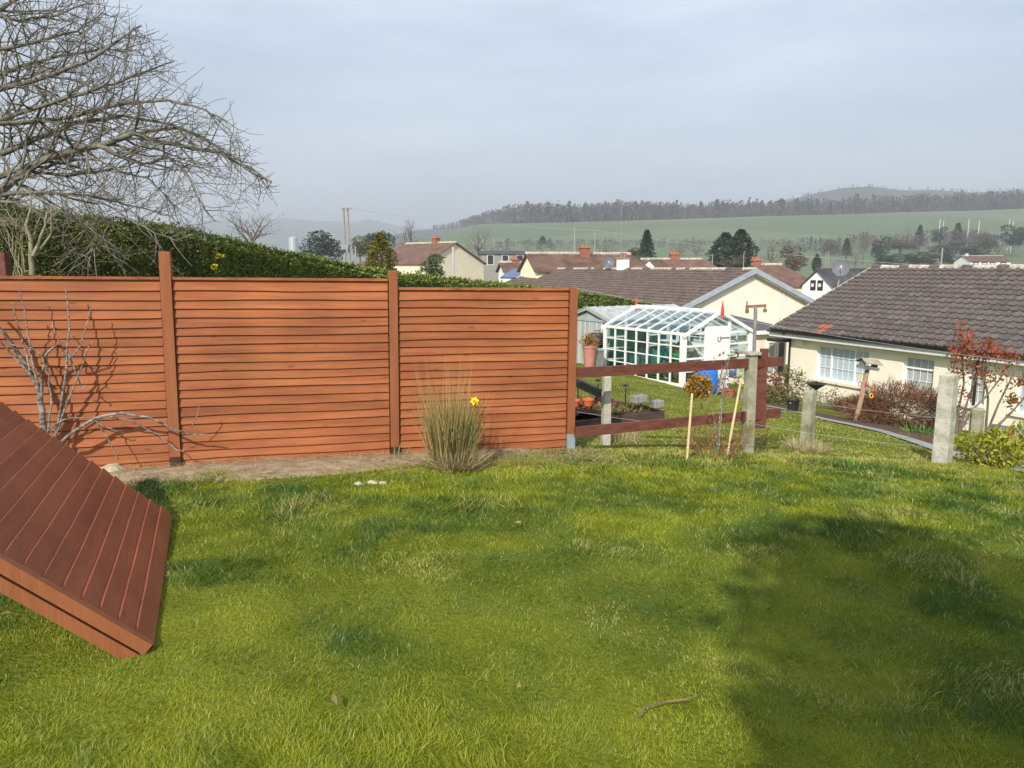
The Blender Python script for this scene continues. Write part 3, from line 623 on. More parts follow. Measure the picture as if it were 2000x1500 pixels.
for k in range(7):
    x0 = rnd.uniform(20, 60); stem_px([(58, 600), (50-k*4, 535), (x0-15, 490), (x0-25+k*3, 450), (x0-35, 425)], 7.95+.04*k, .008, k % 3 == 0, lv)
mbs = []; limbs_to(mbs, lv, (7, 4, 3)); mbs[0].build('stem', M['twigpale'], shr, True); mbs[1].build('branches', M['twigpale'], shr); mbs[2].build('twigs', M['twigpale'], shr)['kind'] = 'stuff'
mb = MB(); q = P(8, 560, 7.6); mb.obox((q.x-.12, q.y, gz1(q.x, q.y)), (.15, 0, 0), (0, .1, 0), (0, 0, P(8, 493, 7.6).z-gz1(q.x, q.y))); o = mb.build('old_gate_post', M['rail'], origin=(q.x, q.y, gz1(q.x, q.y))); tag(o, 'dark brown timber post behind the fence at the far left', 'post')
# young cherry in front of the fence
SLANT = .0011
cb = P(92, 905, 6.10); cb.z = gz1(cb.x, cb.y)
ch = thing('young_cherry_tree', 'young leafless fruit tree with upright shoots in front of the left fence panel', 'tree', tuple(cb))
lv = [[], [], []]
stem_px([(95, 930), (90, 860), (82, 800), (74, 755), (58, 725), (30, 680), (0, 640), (-30, 600)], 6.10, .03, False, lv)
for pl, r in [([(76, 760), (62, 690), (50, 620), (38, 563)], .009), ([(60, 725), (45, 670), (30, 620), (24, 590)], .008), ([(105, 870), (120, 800), (130, 710), (135, 640), (128, 562)], .013),
  ([(108, 855), (130, 790), (150, 740), (168, 690), (182, 665)], .009), ([(82, 790), (84, 725), (92, 690), (110, 674), (128, 680), (142, 712), (158, 752), (172, 762)], .013), ([(92, 850), (100, 790), (95, 730), (80, 690), (60, 680), (20, 672)], .010),
  ([(128, 705), (118, 672), (105, 640), (102, 628)], .006), ([(130, 706), (155, 680), (170, 630), (178, 602)], .007), ([(58, 730), (20, 690), (0, 665)], .010)]:
    stem_px(pl, 6.08, r, False, lv)
    pts, rs = lv[0][-1]
    for i in range(3, len(pts), 2): lv[1].append(([pts[i], pts[i]+rvec()*.03], [.006, .002]))
stem_px([(110, 872), (135, 850), (185, 818), (235, 806), (290, 815), (340, 838), (372, 850), (405, 848)], 6.06, .016, False, lv)
stem_px([(185, 818), (215, 815), (260, 822), (310, 850), (345, 878), (360, 882)], 6.08, .009, False, lv)
stem_px([(92, 842), (125, 818), (170, 815), (215, 838), (240, 845)], 6.10, .008, False, lv); stem_px([(185, 818), (205, 845), (222, 880), (232, 898)], 6.06, .006, False, lv); stem_px([(372, 838), (385, 810), (389, 792)], 6.06, .004, False, lv)
mbs = []; limbs_to(mbs, lv, (7, 4, 3)); mbs[0].build('trunk', M['sapbark'], ch, True); mbs[1].build('buds', M['saptwig'], ch)['kind'] = 'stuff'
SLANT = 0.
# ---------------------------------------------------------------- rush clump, daffodil, small plants on the lawn
def blades(name, c, n, r, h, mat_, parent, spread=.35, wd=.004, droop=.25, tlo=0., thi=1.):
    th = npr.uniform(0, 6.28, n); q = np.sqrt(npr.random(n))*r; x = c[0]+np.cos(th)*q; y = c[1]+np.sin(th)*q
    L_ = h*npr.uniform(.5, 1.1, n); ln = npr.normal(0, spread, n)*.5+q/r*spread; t2 = th+npr.normal(0, .5, n)
    d = np.stack([np.cos(t2)*np.sin(ln), np.sin(t2)*np.sin(ln), np.cos(ln)], 1); bend = np.stack([np.cos(t2), np.sin(t2), -.6*np.ones(n)], 1)*(L_*droop*npr.uniform(.1, 1, n))[:,None]
    ph = npr.uniform(0, 3.14, n); side = np.stack([np.cos(ph), np.sin(ph), 0*ph], 1)*wd
    return quads(name, np.stack([x, y, gz(x, y)-.01], 1), d*L_[:,None], side, mat_, parent, npr.uniform(tlo, thi, n), bend)
rb = P(882, 908, 6.62); rb.z = gz1(rb.x, rb.y)
ru = thing('rush_clump', 'tall clump of green and straw-coloured rushes growing against the fence', 'plant', tuple(rb))
blades('rushes', (rb.x, rb.y), 850, .17, .74, M['rush'], ru, .17, .0035, .14, .05, 1.)
blades('tall_seed_stems', (rb.x-.02, rb.y), 130, .17, 1.02, M['rush'], ru, .19, .0026, .05, .5, 1.)
blades('dead_leaves', (rb.x+.04, rb.y-.05), 1100, .19, .26, M['straw'], ru, .5, .004, .5)
df = P(927, 783, 6.42); db = V(df.x-.03, 6.5, gz1(df.x-.03, 6.5)); da = thing('daffodil', 'single yellow daffodil flower in front of the rush clump', 'flower', tuple(db))
MB().tube([db, db.lerp(df, .6)+V(.01, 0, 0), df+V(0, .02, 0)], .004, 5).build('stem', M['stem'], da)
for k in range(6):
    q = k*math.pi/3+.2; a = V(math.cos(q), -.15, math.sin(q)); sd = a.cross(V(0, -1, 0)).normalized(); mb = MB(); mb.poly([df, df+a*.022+sd*.013, df+a*.042, df+a*.022-sd*.013]); mb.build('petal', M['yellow'], da)
mb = MB()
for i in range(10):
    a0, a1 = i*math.tau/10, (i+1)*math.tau/10; f_ = lambda q, r, y: df+V(math.cos(q)*r, y, math.sin(q)*r); mb.quad(f_(a0, .009, -.002), f_(a1, .009, -.002), f_(a1, .014, -.03), f_(a0, .014, -.03))
mb.build('trumpet', M['yellow'], da)
def leafclump(u, v, n, r, h, label, name='daffodil_leaves', mat_='greenleaf', Y=None, wd=.006, sp=.35, cat='plant', group=None):
    c = PG(u, v); t_ = thing(name, label, cat, tuple(c), group); blades('leaves', (c.x, c.y), n, r, h, M[mat_], t_, sp, wd, .25); return t_
leafclump(1664, 921, 38, .10, .20, 'upright tuft of bright daffodil leaves on the lawn edge')
leafclump(772, 903, 20, .10, .22, 'fallen green daffodil leaves at the foot of the middle post', sp=1.2)
leafclump(521, 934, 16, .05, .05, 'tiny bright green seedling on the bare soil', name='seedling', wd=.012, sp=.8)
leafclump(1575, 880, 420, .22, .20, 'pale dry grass tuft round the short mossy post', name='dry_grass_tuft', mat_='straw', sp=.7, wd=.003)
leafclump(1205, 862, 260, .22, .24, 'dry grass tuft beside the speckled concrete post', name='dry_grass_tuft', mat_='straw', sp=.8, wd=.003)
leafclump(1335, 725, 500, .8, .16, 'strip of rough dry weeds along the greenhouse foot', name='weed_strip', mat_='olivebush', sp=.7, wd=.006)
def rock(u, v, r, label, seed, group=None):
    c = PG(u, v); q = random.Random(seed); mb = MB(); mb.lathe((0,0,0), [(.05*r, -.6*r), (.75*r, -.35*r), (1*r, 0), (.82*r, .38*r), (.4*r, .6*r), (.02*r, .66*r)], 10)
    mb.v = [(x*(1.25+.25*math.sin(3*y/r+seed))+q.uniform(-.1, .1)*r, y*(1+.2*math.sin(4*x/r))+q.uniform(-.1, .1)*r, z*(.8+.25*math.sin(2.5*x/r+seed))+q.uniform(-.07, .07)*r) for x, y, z in mb.v]
    o = mb.build('stone', M['stone'], smooth=False); o.location = c+V(0, 0, r*.25); tag(o, label, 'stone', group)
rock(222, 925, .085, 'large pale stone on the soil by the leaning panels', 2)
rock(205, 940, .05, 'smaller stone tucked below the large pale one', 5)
rock(728, 945, .035, 'rounded pale stone at the edge of the soil, left of a pair', 3); rock(748, 947, .03, 'rounded pale stone at the edge of the soil, right of a pair', 4); rock(700, 950, .03, 'crumbly clod left of the pair of pale stones', 8)
def dryleaf(u, v, s_, label, k):
    c = PG(u, v)+V(0, 0, .045); mb = MB(); a = V(math.cos(k), math.sin(k), .15)*s_; b_ = V(-math.sin(k), math.cos(k), .3)*s_*.45
    mb.quad(c-a, c+b_, c+a, c-b_*.3+V(0, 0, .012)); mb.quad(c-a, c-b_, c+a, c-b_*.3+V(0, 0, .012)); o = mb.build('dry_leaf', M['straw'], origin=tuple(c)); tag(o, label, 'leaf')
dryleaf(656, 1392, .035, 'pale curled dead leaf low on the lawn, largest one', 2); dryleaf(1015, 1366, .02, 'small pale dead leaf on the lawn near the bottom centre', 4); dryleaf(1012, 1036, .025, 'pinkish dry leaf out on the middle of the lawn', 6); dryleaf(1718, 1052, .04, 'crumpled dry leaves at the edge of the shade', 8); dryleaf(15, 1218, .025, 'pale leaf beside the leaning panels at the left edge', 10)
st = [PG(1243, 1436), PG(1262, 1412), PG(1300, 1404), PG(1340, 1396), PG(1364, 1388)]; o = MB().tube([p+V(0, 0, .045+.01*(i % 2)) for i, p in enumerate(st)], [.003, .0032, .003, .0025, .0015], 6).build('fallen_stick', M['saptwig'], origin=None); tag(o, 'fallen curved stick lying on the lawn at the edge of the shade', 'stick')
# canes, rose shrub and dried flower head by the rails
for (ub, vb, ut, vt, lab) in [(1341, 902, 1352, 768, 'bamboo cane standing left of the dried flower ball'), (1418, 900, 1448, 738, 'bamboo cane leaning right towards the timber upright')]:
    a = PG(ub, vb, 6, 14); q = P(ut, vt, a.y+.1); mb = MB().tube([a-V(0, 0, .1), a.lerp(q, .33), a.lerp(q, .66), q], [.011, .012, .0115, .011], 7)
    for k in (.2, .5, .8): c = a.lerp(q, k); mb.tube([c-V(0, 0, .006), c+V(0, 0, .006)], .0135, 7)
    o = mb.build('bamboo_cane', M['cane'], smooth=False, origin=tuple(a)); tag(o, lab, 'cane', 'bamboo canes by the rails')
def twigbush(name, label, c, r, h, nst, mat_tw, lm=None, nl=0, ls=.05, lean=.5, mx=2, cat='shrub', fill=.5, rt=.006, group=None, seg=.14):
    t_ = thing(name, label, cat, tuple(c), group); lv = [[], [], []]
    for k in range(nst):
        a = rnd.uniform(0, math.tau); q = rnd.uniform(0, 1)**.5*r*.45; p = V(c.x+math.cos(a)*q, c.y+math.sin(a)*q, c.z-.05)
        d = V(math.cos(a)*lean*rnd.uniform(.2, 1.2), math.sin(a)*lean*rnd.uniform(.2, 1.2), 1).normalized(); branch(lv, p, d, h*rnd.uniform(.6, 1.1), rt, 0, mx, seg, .2, .02, .55, rmin=.002)
    mbs = []; limbs_to(mbs, lv, (5, 3, 3)); mbs[0].build('stems', M[mat_tw], t_); x = MB(); x.v = mbs[1].v+mbs[2].v; k0 = len(mbs[1].v); x.f = mbs[1].f+[tuple(i+k0 for i in f) for f in mbs[2].f]; x.build('twigs', M[mat_tw], t_)
    if lm and nl:
        tips = np.array([p for l in (lv[1]+lv[2]+lv[0]) for p in l[0][len(l[0])//2:]]); k = npr.integers(0, len(tips), nl)
        o = leaves('leaves', tips[k]+npr.normal(0, ls*.7, (nl, 3)), ls, M[lm], t_, .5); o['kind'] = 'stuff'
    return t_
c = PG(1395, 893, 6, 14)
twigbush('rose_bush', 'thorny rose bush with reddish young leaves under the lower rail', c, .42, .48, 26, 'twigbrown', 'redleaf', 230, .03, .8)
c = PG(1402, 890, 6, 14); hy = thing('hydrangea', 'tall thin-stemmed plant carrying one round golden-brown dried flower head', 'plant', tuple(c))
tp = P(1366, 755, c.y+.1); lvv = [[]]
for pl in ([(1402, 890), (1408, 820), (1412, 760), (1395, 770), (1372, 760)], [(1402, 880), (1392, 800), (1370, 768)], [(1404, 860), (1409, 770), (1425, 700), (1408, 730)], [(1404, 760), (1410, 715), (1425, 695), (1445, 690)]):
    stem_px(pl, c.y+.03, .008, False, lvv)
mbs = []; limbs_to(mbs, lvv, (5,)); mbs[0].build('stem', M['sapbark'], hy)
fp, fd = ellipsoid_pts(tuple(tp), (.145, .13, .115), 1100, .3); o = leaves('flower_head', fp, .03, M['drygold'], hy, .9, fd, .4); o['kind'] = 'stuff'
fp = np.array([tuple(P(u+rnd.uniform(-6, 6), v+rnd.uniform(-6, 6), c.y)) for u, v in [(1408, 690), (1425, 693), (1438, 688), (1412, 712), (1400, 700), (1445, 690)] for _ in range(4)]); leaves('leaves', fp, .035, M['brownleaf'], hy, .5)
# ---------------------------------------------------------------- raised bed, lights, pots beyond the rails
pb = thing('raised_bed', 'dark timber raised bed filled with leaf litter beyond the rails', 'planter', tuple(P(1200, 850, 9.3)))
q0 = P(1085, 852, 9.1); q1 = P(1297, 850, 10.0); e = V(q1.x-q0.x, q1.y-q0.y, 0); LB = e.length; e.normalize(); bk = V(-e.y, e.x, 0); zb = min(gz1(q0.x, q0.y), gz1(q1.x, q1.y))-.1; zt = P(1297, 799, 10.0).z
for k in range(3):
    hh = (zt-zb-.02)/3; mb = MB().obox(V(q0.x, q0.y, zb+k*hh+.005), e*LB, bk*.07, V(0, 0, hh-.008)); mb.build('sleeper', M['sleeper'], pb)
    mb = MB().obox(V(q0.x, q0.y, zb+k*hh+.005)+bk*1.3, e*LB, bk*.07, V(0, 0, hh-.008)); mb.build('sleeper', M['sleeper'], pb)
for s in (0.0, LB-.07):
    MB().obox(V(q0.x, q0.y, zb+.006)+e*s+bk*.072, e*.07, bk*1.226, V(0, 0, zt-zb-.03)).build('sleeper', M['sleeper'], pb)
mb = MB(); nn = 14
for i in range(nn):
    for j in range(6):
        def sp_(a, c_): return V(q0.x, q0.y, 0)+e*(.07+(LB-.14)*a/nn)+bk*(.072+1.22*c_/6)+V(0, 0, zt-.07+.07*float(vn(a*.9, c_*.9))+.10*math.exp(-((a-3.5)/2.5)**2))
        mb.quad(sp_(i, j), sp_(i+1, j), sp_(i+1, j+1), sp_(i, j+1))
mb.build('soil', M['compost'], pb, True)
n = 900; a = npr.random(n); k = npr.random(n); base = np.array([[q0.x, q0.y, 0]])+np.outer(.1+a*(LB-.2), [e.x, e.y, 0])+np.outer(.1+k*1.1, [bk.x, bk.y, 0]); base[:,2] = zt-.02+.13*np.exp(-((a*14-3.5)/2.5)**2)
o = leaves('leaf_litter', base, .06, M['brownleaf'], pb, .6); o['kind'] = 'stuff'
n = 420; a = npr.uniform(.55, .98, n); base = np.array([[q0.x, q0.y, zt-.03]])+np.outer(a*LB, [e.x, e.y, 0])+np.outer(.08+npr.random(n)*.5, [bk.x, bk.y, 0]); o = leaves('low_plants', base, .07, M['olivebush'], pb, .35, np.tile([0, 0, 1.], (n, 1)), .6); o['kind'] = 'stuff'
for u, v, w_, lab in [(1248, 779, .20, 'grey concrete block standing behind the rain gauge on the bed corner'), (1283, 789, .16, 'grey concrete block nearest the corner of the raised bed')]:
    c = P(u, v, 9.95); o = MB().box((0, 0, 0), w_, .12, .10, tuple(e)).build('concrete_block', M['block']); o.location = (c.x, c.y, c.z); tag(o, lab, 'block', 'blocks on the raised bed'); bv = o.modifiers.new('b', 'BEVEL'); bv.width = .008
c = P(1269, 790, 9.75); rg = thing('rain_gauge', 'clear tube rain gauge with dark markings on the raised bed', 'rain gauge', (c.x, c.y, c.z-.02))
MB().lathe((c.x, c.y, c.z-.02), [(.014, 0), (.024, .03), (.027, .15), (.03, .17)], 10).build('tube', M['glass'], rg, True); mb = MB()
for k in range(5): mb.box((c.x, c.y-.03, c.z+.01+k*.025), .03, .004, .006)
mb.box((c.x+.012, c.y-.03, c.z+.06), .004, .003, .12); mb.build('scale_marks', M['black'], rg)
for u, v, vb, lab in [(1222, 754, 775, 'small solar stake light above the leaf litter, nearest the blocks'), (1168, 744, 768, 'small solar stake light half hidden by the speckled post'), (1129, 748, 775, 'small solar stake light nearest the timber fence end')]:
    c = P(u, v, 9.9); b_ = P(u, vb+6, 9.9); sl_ = thing('solar_light', lab, 'garden light', tuple(b_), 'solar stake lights'); MB().tube([b_-V(0,0,.06), V(c.x, c.y, c.z-.045)], .009, 6).build('stake', M['black'], sl_)
    MB().lathe((c.x, c.y, c.z-.05), [(.012, 0), (.016, .05)], 8).build('lens', M['glass'], sl_); MB().lathe((c.x, c.y, c.z), [(.035, 0), (.04, .012), (.015, .025)], 10).build('lamp_cap', M['black'], sl_)
for u, v, lab in [(1149, 786, 'orange plastic pot lying in the raised bed'), (1122, 788, 'orange pot rim beside the fence end in the raised bed')]:
    c = P(u, v, 9.55); o = MB().lathe((0, 0, 0), [(.05, -.04), (.07, .03), (.078, .03), (.078, .05), (.06, .05), (.05, 0)], 12).build('orange_pot', M['orangepot'], smooth=False); o.location = c; tag(o, lab, 'pot', 'orange pots in the raised bed')
c = P(1165, 765, 10.6); o = MB().bar(P(1128, 748, 10.9), P(1172, 768, 10.4), .05, .12).build('black_trough', M['black'], origin=None); tag(o, 'black plastic trough edge sticking out of the raised bed', 'trough')
# ---------------------------------------------------------------- greenhouse
gN = P(1332, 757, 20.5); gdir = V(-.512, .859, 0); gm_ = V(.859, .512, 0); GL = 3.4; GWd = 2.54
z0 = gN.z; ze = P(1330, 653, 20.5).z; za = P(1397, 609, 21.15).z; C0 = V(gN.x, gN.y, z0)
gh = thing('greenhouse', 'white timber greenhouse with glass roof and red-tipped gables', 'greenhouse', tuple(C0))
up = V(0, 0, 1)
def gp(s, a, z): return C0+gdir*s+gm_*a+up*(z-z0)
fr = MB(); MU = M['oldwhite']
for s in (0, GL):
    for a in (0, GWd): fr.bar(gp(s, a, z0-.35), gp(s, a, ze), .13 if s == 0 else .09, .13 if s == 0 else .09, tuple(gm_))
for a in (0, GWd): fr.bar(gp(-.05, a, ze), gp(GL+.05, a, ze), .07, .07); fr.bar(gp(0, a, z0+.05), gp(GL, a, z0+.05), .05, .08)
fr.bar(gp(-.12, GWd/2, za), gp(GL+.12, GWd/2, za), .05, .12)
for s in (-.08, GL+.08):
    for a in (-.1, GWd+.1): fr.bar(gp(s, a, ze-.06), gp(s, GWd/2, za), .05, .09)
fr.bar(gp(GL, 0, z0+.05), gp(GL, GWd, z0+.05), .05, .08); fr.bar(gp(0, 0, ze), gp(0, GWd, ze), .04, .05); fr.bar(gp(GL, 0, ze), gp(GL, GWd, ze), .04, .05)
fr.build('frame', MU, gh)
NS = 7; rows = [z0+.1, z0+.42, z0+.76, z0+1.10, ze-.03]
for a in (0, GWd):
    for i in range(1, NS): MB().bar(gp(GL*i/NS, a, z0+.09), gp(GL*i/NS, a, ze-.035), .045, .045, tuple(gm_)).build('mullion', MU, gh)
    for zz in rows[1:-1]: MB().bar(gp(.06, a+.003, zz), gp(GL-.05, a+.003, zz), .03, .028).build('glazing_bar', MU, gh)
    for i in range(NS):
        for j in range(4): q = GL*i/NS; MB().obox(gp(q+.02, a-.004, rows[j]+.012), gdir*(GL/NS-.04), gm_*.004, up*(rows[j+1]-rows[j]-.024)).build('pane', M['glass'], gh)
for i in range(NS+1):
    for sgn in (0, 1):
        a0 = 0 if sgn == 0 else GWd; q = GL*i/NS
        if 0 < i < NS: MB().bar(gp(q, a0, ze+.035), gp(q, GWd/2, za-.02), .03, .04).build('rafter', M['white'], gh)
        if i < NS:
            lo = gp(q+.02, a0+(-.04 if sgn == 0 else .04), ze+.02); hi = gp(q+.02, GWd/2, za-.015)
            for k in range(2):
                a_ = lo.lerp(hi, k*.5+.005); b_ = lo.lerp(hi, k*.5+.495)+up*(.01*k); MB().obox(a_, gdir*(GL/NS-.04), b_-a_, up*.005).build('roof_pane', M['glass'], gh)
d0, d1 = .80, 1.70; zd = z0-.2+1.75
for s in (0, GL):
    for a in (d0, d1): MB().bar(gp(s, a, z0-.3), gp(s, a, ze+(za-ze)*min(a, GWd-a)/(GWd/2)-.03), .06, .06, tuple(gm_)).build('door_post' if s == 0 else 'mullion', MU, gh)
    for (a0, a1) in ((.06, d0-.03), (d1+.03, GWd-.06)):
        for zz in rows[1:-1]+[ze]: MB().bar(gp(s+.003, a0, zz), gp(s+.003, a1, zz), .035, .05).build('glazing_bar', MU, gh)
        for j in range(4): MB().obox(gp(s-.003, a0, rows[j]+.02), gm_*(a1-a0), gdir*.004, up*(rows[j+1]-rows[j]-.04)).build('pane', M['glass'], gh)
    mb = MB(); mb.poly([gp(s+.002, .05, ze+.03), gp(s+.002, GWd-.05, ze+.03), gp(s+.002, GWd/2, za-.08)]); mb.build('gable_pane', M['glass'], gh)
dm = MB().obox(gp(-.03, d0+.035, z0-.22), gm_*(d1-d0-.07), -gdir*.035, up*(zd-z0+.22)); door = dm.build('door', M['white'], gh)
for k in range(1, 4): MB().obox(gp(-.066, d0+.035+k*(d1-d0-.07)/4-.004, z0-.2), gm_*.008, -gdir*.004, up*(zd-z0+.18)).build('plank_joint', MU, door)
for zz in (z0+.12, zd-.28): MB().obox(gp(-.068, d1-.42, zz), gm_*.38, -gdir*.008, up*.035).build('hinge', M['greymetal'], door)
hs_ = [gp(-.075, (d0+d1)/2+.055*math.cos(q), zd-.28+.075*math.sin(q)) for q in np.linspace(2.3, 7.1, 12)]; MB().tube(hs_, .011, 6).build('horseshoe', M['rust'], door)
MB().bar(gp(0, d0, zd+.03), gp(0, d1, zd+.03), .05, .05).build('lintel', MU, gh)
for s in (-.13, GL+.10): q = gp(s, GWd/2, za-.16); MB().lathe(tuple(q), [(.035, 0), (.045, .15), (.035, .3), (.004, .48)], 8).build('finial', M['red'], gh)
def heap(name, c, r, mat_, label, seed, cat):
    q = random.Random(seed); mb = MB(); mb.lathe((0,0,0), [(r[0], 0), (r[0]*1.02, r[2]*.3), (r[0]*.8, r[2]*.7), (r[0]*.4, r[2]*.95), (.01, r[2])], 14); mb.v = [(x*(1+q.uniform(-.2, .2)), y*r[1]/r[0]*(1+q.uniform(-.2, .2)), z*(1+q.uniform(-.15, .15))) for x, y, z in mb.v]
    o = mb.build(name, M[mat_], smooth=False); o.location = c; tag(o, label, cat); return o
heap('teal_sheeting', gp(1.7, .75, z0+.1), (.6, .5, .75), 'tealp', 'crumpled teal sheeting heaped inside the greenhouse', 1, 'sheeting')
heap('teal_sheeting', gp(2.6, .8, z0+.1), (.4, .4, .6), 'tealp', 'smaller teal bundle inside the greenhouse at its far end', 2, 'sheeting'); heap('olive_tarpaulin', gp(.75, .75, z0+.1), (.5, .45, 1.0), 'olive', 'olive canvas heap inside the near corner of the greenhouse', 3, 'tarpaulin')
o = MB().lathe((0, 0, 0), [(.17, 0), (.24, .22), (.25, .24), (.2, .23)], 16).build('green_tub', M['greenp'], smooth=True); o.location = gp(.38, .28, z0+.62); tag(o, 'bright green plastic tub inside the greenhouse corner', 'tub')
for a, z, s_, m_, lab in [(2.15, z0+1.05, (.34, .2, .10), 'tealp', 'green tray on the right-hand shelf of the greenhouse'), (2.1, z0+.62, (.3, .2, .24), 'room', 'dark crate on the right-hand shelf behind the glass'), (2.12, z0+.2, (.34, .25, .16), 'blue', 'blue bag low behind the right-hand panes'), (.42, z0+1.0, (.4, .2, .16), 'stone', 'pale box on the shelf left of the greenhouse door'), (.42, z0+.6, (.4, .25, .28), 'room', 'dark box on the lower shelf left of the greenhouse door'), (.4, z0+.2, (.4, .25, .2), 'compost', 'brown box low behind the left-hand end panes')]:
    c = gp(.32, a, z); o = MB().box((0, 0, 0), *s_, ex=tuple(gm_)).build('stored_box', M[m_]); o.location = c; bv = o.modifiers.new('b', 'BEVEL'); bv.width = .02; tag(o, lab, 'box', 'things stored in the greenhouse')
sh_ = thing('staging', 'white timber staging and braces inside the greenhouse', 'shelf', tuple(gp(1.7, 2.1, z0)))
for zz in (z0+.5, z0+.92): MB().obox(gp(.2, GWd-.6, zz), gdir*(GL-.4), gm_*.5, up*.03).build('shelf', MU, sh_)
for s in (.9, 2.3): MB().bar(gp(s, GWd-.62, z0), gp(s, GWd-.62, ze+.2), .06, .06, tuple(gm_)).build('upright', MU, sh_)
MB().bar(gp(1.0, GWd-.65, z0+.55), gp(1.9, GWd-.65, z0+1.05), .04, .04).build('brace', MU, sh_)
# shed behind
sN = P(1190, 715, 25.0); zs = gz1(sN.x, sN.y)-.05; zse = P(1190, 626, 25).z; zsa = P(1150, 601, 26).z; S0 = V(sN.x, sN.y, zs)
def sp2(a, l, z): return S0+gdir*a+gm_*l+up*(z-zs)
SW, SL = 2.3, 3.7
shed = thing('garden_shed', 'grey-green metal shed with ribbed roof behind the greenhouse', 'shed', tuple(S0))
mb = MB(); mb.poly([sp2(0, 0, zs-.3), sp2(SW, 0, zs-.3), sp2(SW, 0, zse), sp2(SW/2, 0, zsa-.04), sp2(0, 0, zse)][::-1]); mb.build('gable_wall', M['shedgrey'], shed)
mb = MB(); mb.quad(sp2(0, 0, zs-.3), sp2(0, SL, zs-.3), sp2(0, SL, zse), sp2(0, 0, zse)); mb.quad(sp2(SW, 0, zs-.3), sp2(SW, SL, zs-.3), sp2(SW, SL, zse), sp2(SW, 0, zse)); mb.quad(sp2(0, SL, zs-.3), sp2(SW, SL, zs-.3), sp2(SW, SL, zse), sp2(0, SL, zse)); mb.build('side_wall', M['shedgreen'], shed)
for q in (0, 1):
    a0 = -.08 if q == 0 else SW+.08
    rf_ = MB().obox(sp2(a0, -.12, zse-.02), gm_*(SL+.24), sp2(SW/2, -.12, zsa)-sp2(a0, -.12, zse-.02), up*.03).build('roof', M['shedroof'], shed)
    for k in range(13):
        l_ = -.1+k*(SL+.18)/12; MB().bar(sp2(a0, l_, zse+.018), sp2(SW/2, l_, zsa+.038), .03, .025).build('rib', M['shedroof'], rf_)
MB().bar(sp2(-.06, -.10, zse+.0), sp2(SW/2, -.10, zsa-.01), .04, .12).build('gable_trim', M['shedgrey'], shed); MB().bar(sp2(SW+.06, -.10, zse), sp2(SW/2, -.10, zsa-.01), .04, .12).build('gable_trim', M['shedgrey'], shed)
MB().obox(sp2(.02, -.03, zse-.08), gdir*(SW-.04), -gm_*.04, up*.07).build('door_track', M['shedgrey'], shed)
for a in (.35, 1.0, 1.62):
    dr = MB().obox(sp2(a, -.025, zs-.25), gdir*.60, -gm_*.02, up*(zse-zs+.16)).build('door', M['shedgrey'], shed)
    for k in (0.02, .29, .56): MB().obox(sp2(a+k, -.047, zs-.25), gdir*.03, -gm_*.012, up*(zse-zs+.15)).build('rib', M['fascia'], dr)
# by the shed
def pot(name, c, r, h, mm, label, plant=None, cat='plant pot', pr=None, n=300, psz=.06, ph=.3):
    t_ = thing(name, label, cat, tuple(c)); MB().lathe(tuple(c), [(r*.7, -.05), (r*.95, h*.9), (r*1.05, h*.9), (r*1.05, h), (r*.9, h), (r*.85, h*.85)], 16).build('pot', M[mm], t_, False)
    if plant: fp, fd = ellipsoid_pts((c[0], c[1], c[2]+h+ph*.6), (pr or r*1.3, pr or r*1.3, ph), n, .3); o = leaves('plant', fp, psz, M[plant], t_, .35, fd, .5); o['kind'] = 'stuff'
    return t_
c = P(1151, 716, 22.6); pot('tall_pot', (c.x, c.y, c.z), .21, .62, 'pinkpot', 'tall pink terracotta pot with a dried brown plant by the shed', 'drygold', pr=.3, ph=.22, n=500)
c = P(1162, 716, 22.9); o = MB().box((0, 0,   .22), .34, .4, .55, tuple(gm_)).build('storage_box', M['greymetal']); MBc = MB().box((0, 0, .52), .38, .44, .05, tuple(gm_)).build('lid', M['shedroof']); MBc.parent = o; o.location = (c.x, c.y, c.z); tag(o, 'grey metal storage box against the greenhouse', 'box')
c = P(1166, 668, 24.0); bq = thing('barbecue', 'black lidded barbecue in front of the shed doors', 'barbecue', (c.x, c.y, gz1(c.x, c.y)))
MB().lathe((c.x, c.y, c.z-.12), [(.2, -.05), (.38, .1), (.4, .16), (.36, .3), (.2, .40), (.02, .42)], 14).build('bowl_and_lid', M['black'], bq, True); MB().tube([c+V(-.08, -.1, .3), c+V(-.08, -.1, .36), c+V(.08, -.1, .36), c+V(.08, -.1, .3)], .015, 5).build('handle', M['black'], bq)
for dx, dy in ((-.2, -.15), (.2, -.15), (0, .2)): MB().tube([V(c.x+dx, c.y+dy, gz1(c.x, c.y)-.05), V(c.x+dx*.5, c.y+dy*.5, c.z-.1)], .02, 5).build('leg', M['black'], bq)
# barrel and pots by the greenhouse door
c = gp(-.45, .42, 0); c.z = gz1(c.x, c.y)
ba = thing('blue_barrel', 'blue plastic barrel standing by the greenhouse door', 'barrel', tuple(c)); MB().lathe(tuple(c), [(.25, -.1), (.30, .12), (.31, .3), (.31, .42), (.30, .62), (.27, .72)], 20).build('body', M['blue'], ba, True); MB().lathe(tuple(c+V(0,0,.72)), [(.285, -.02), (.29, .0), (.29, .03), (.26, .035)], 20).build('rim', M['blue'], ba)
c = gp(-.6, 1.12, 0); c.z = gz1(c.x, c.y); pot('terracotta_planter', tuple(c), .2, .2, 'pot', 'terracotta pot with spiky pale plant in front of the greenhouse door', 'olivebush', pr=.3, ph=.35, n=420)
c = gp(-.4, 1.95, 0); c.z = gz1(c.x, c.y); pot('grey_planter', tuple(c), .17, .22, 'block', 'grey pot with a yellow-green shrub right of the greenhouse door', 'limebush', pr=.26, ph=.4, n=420)
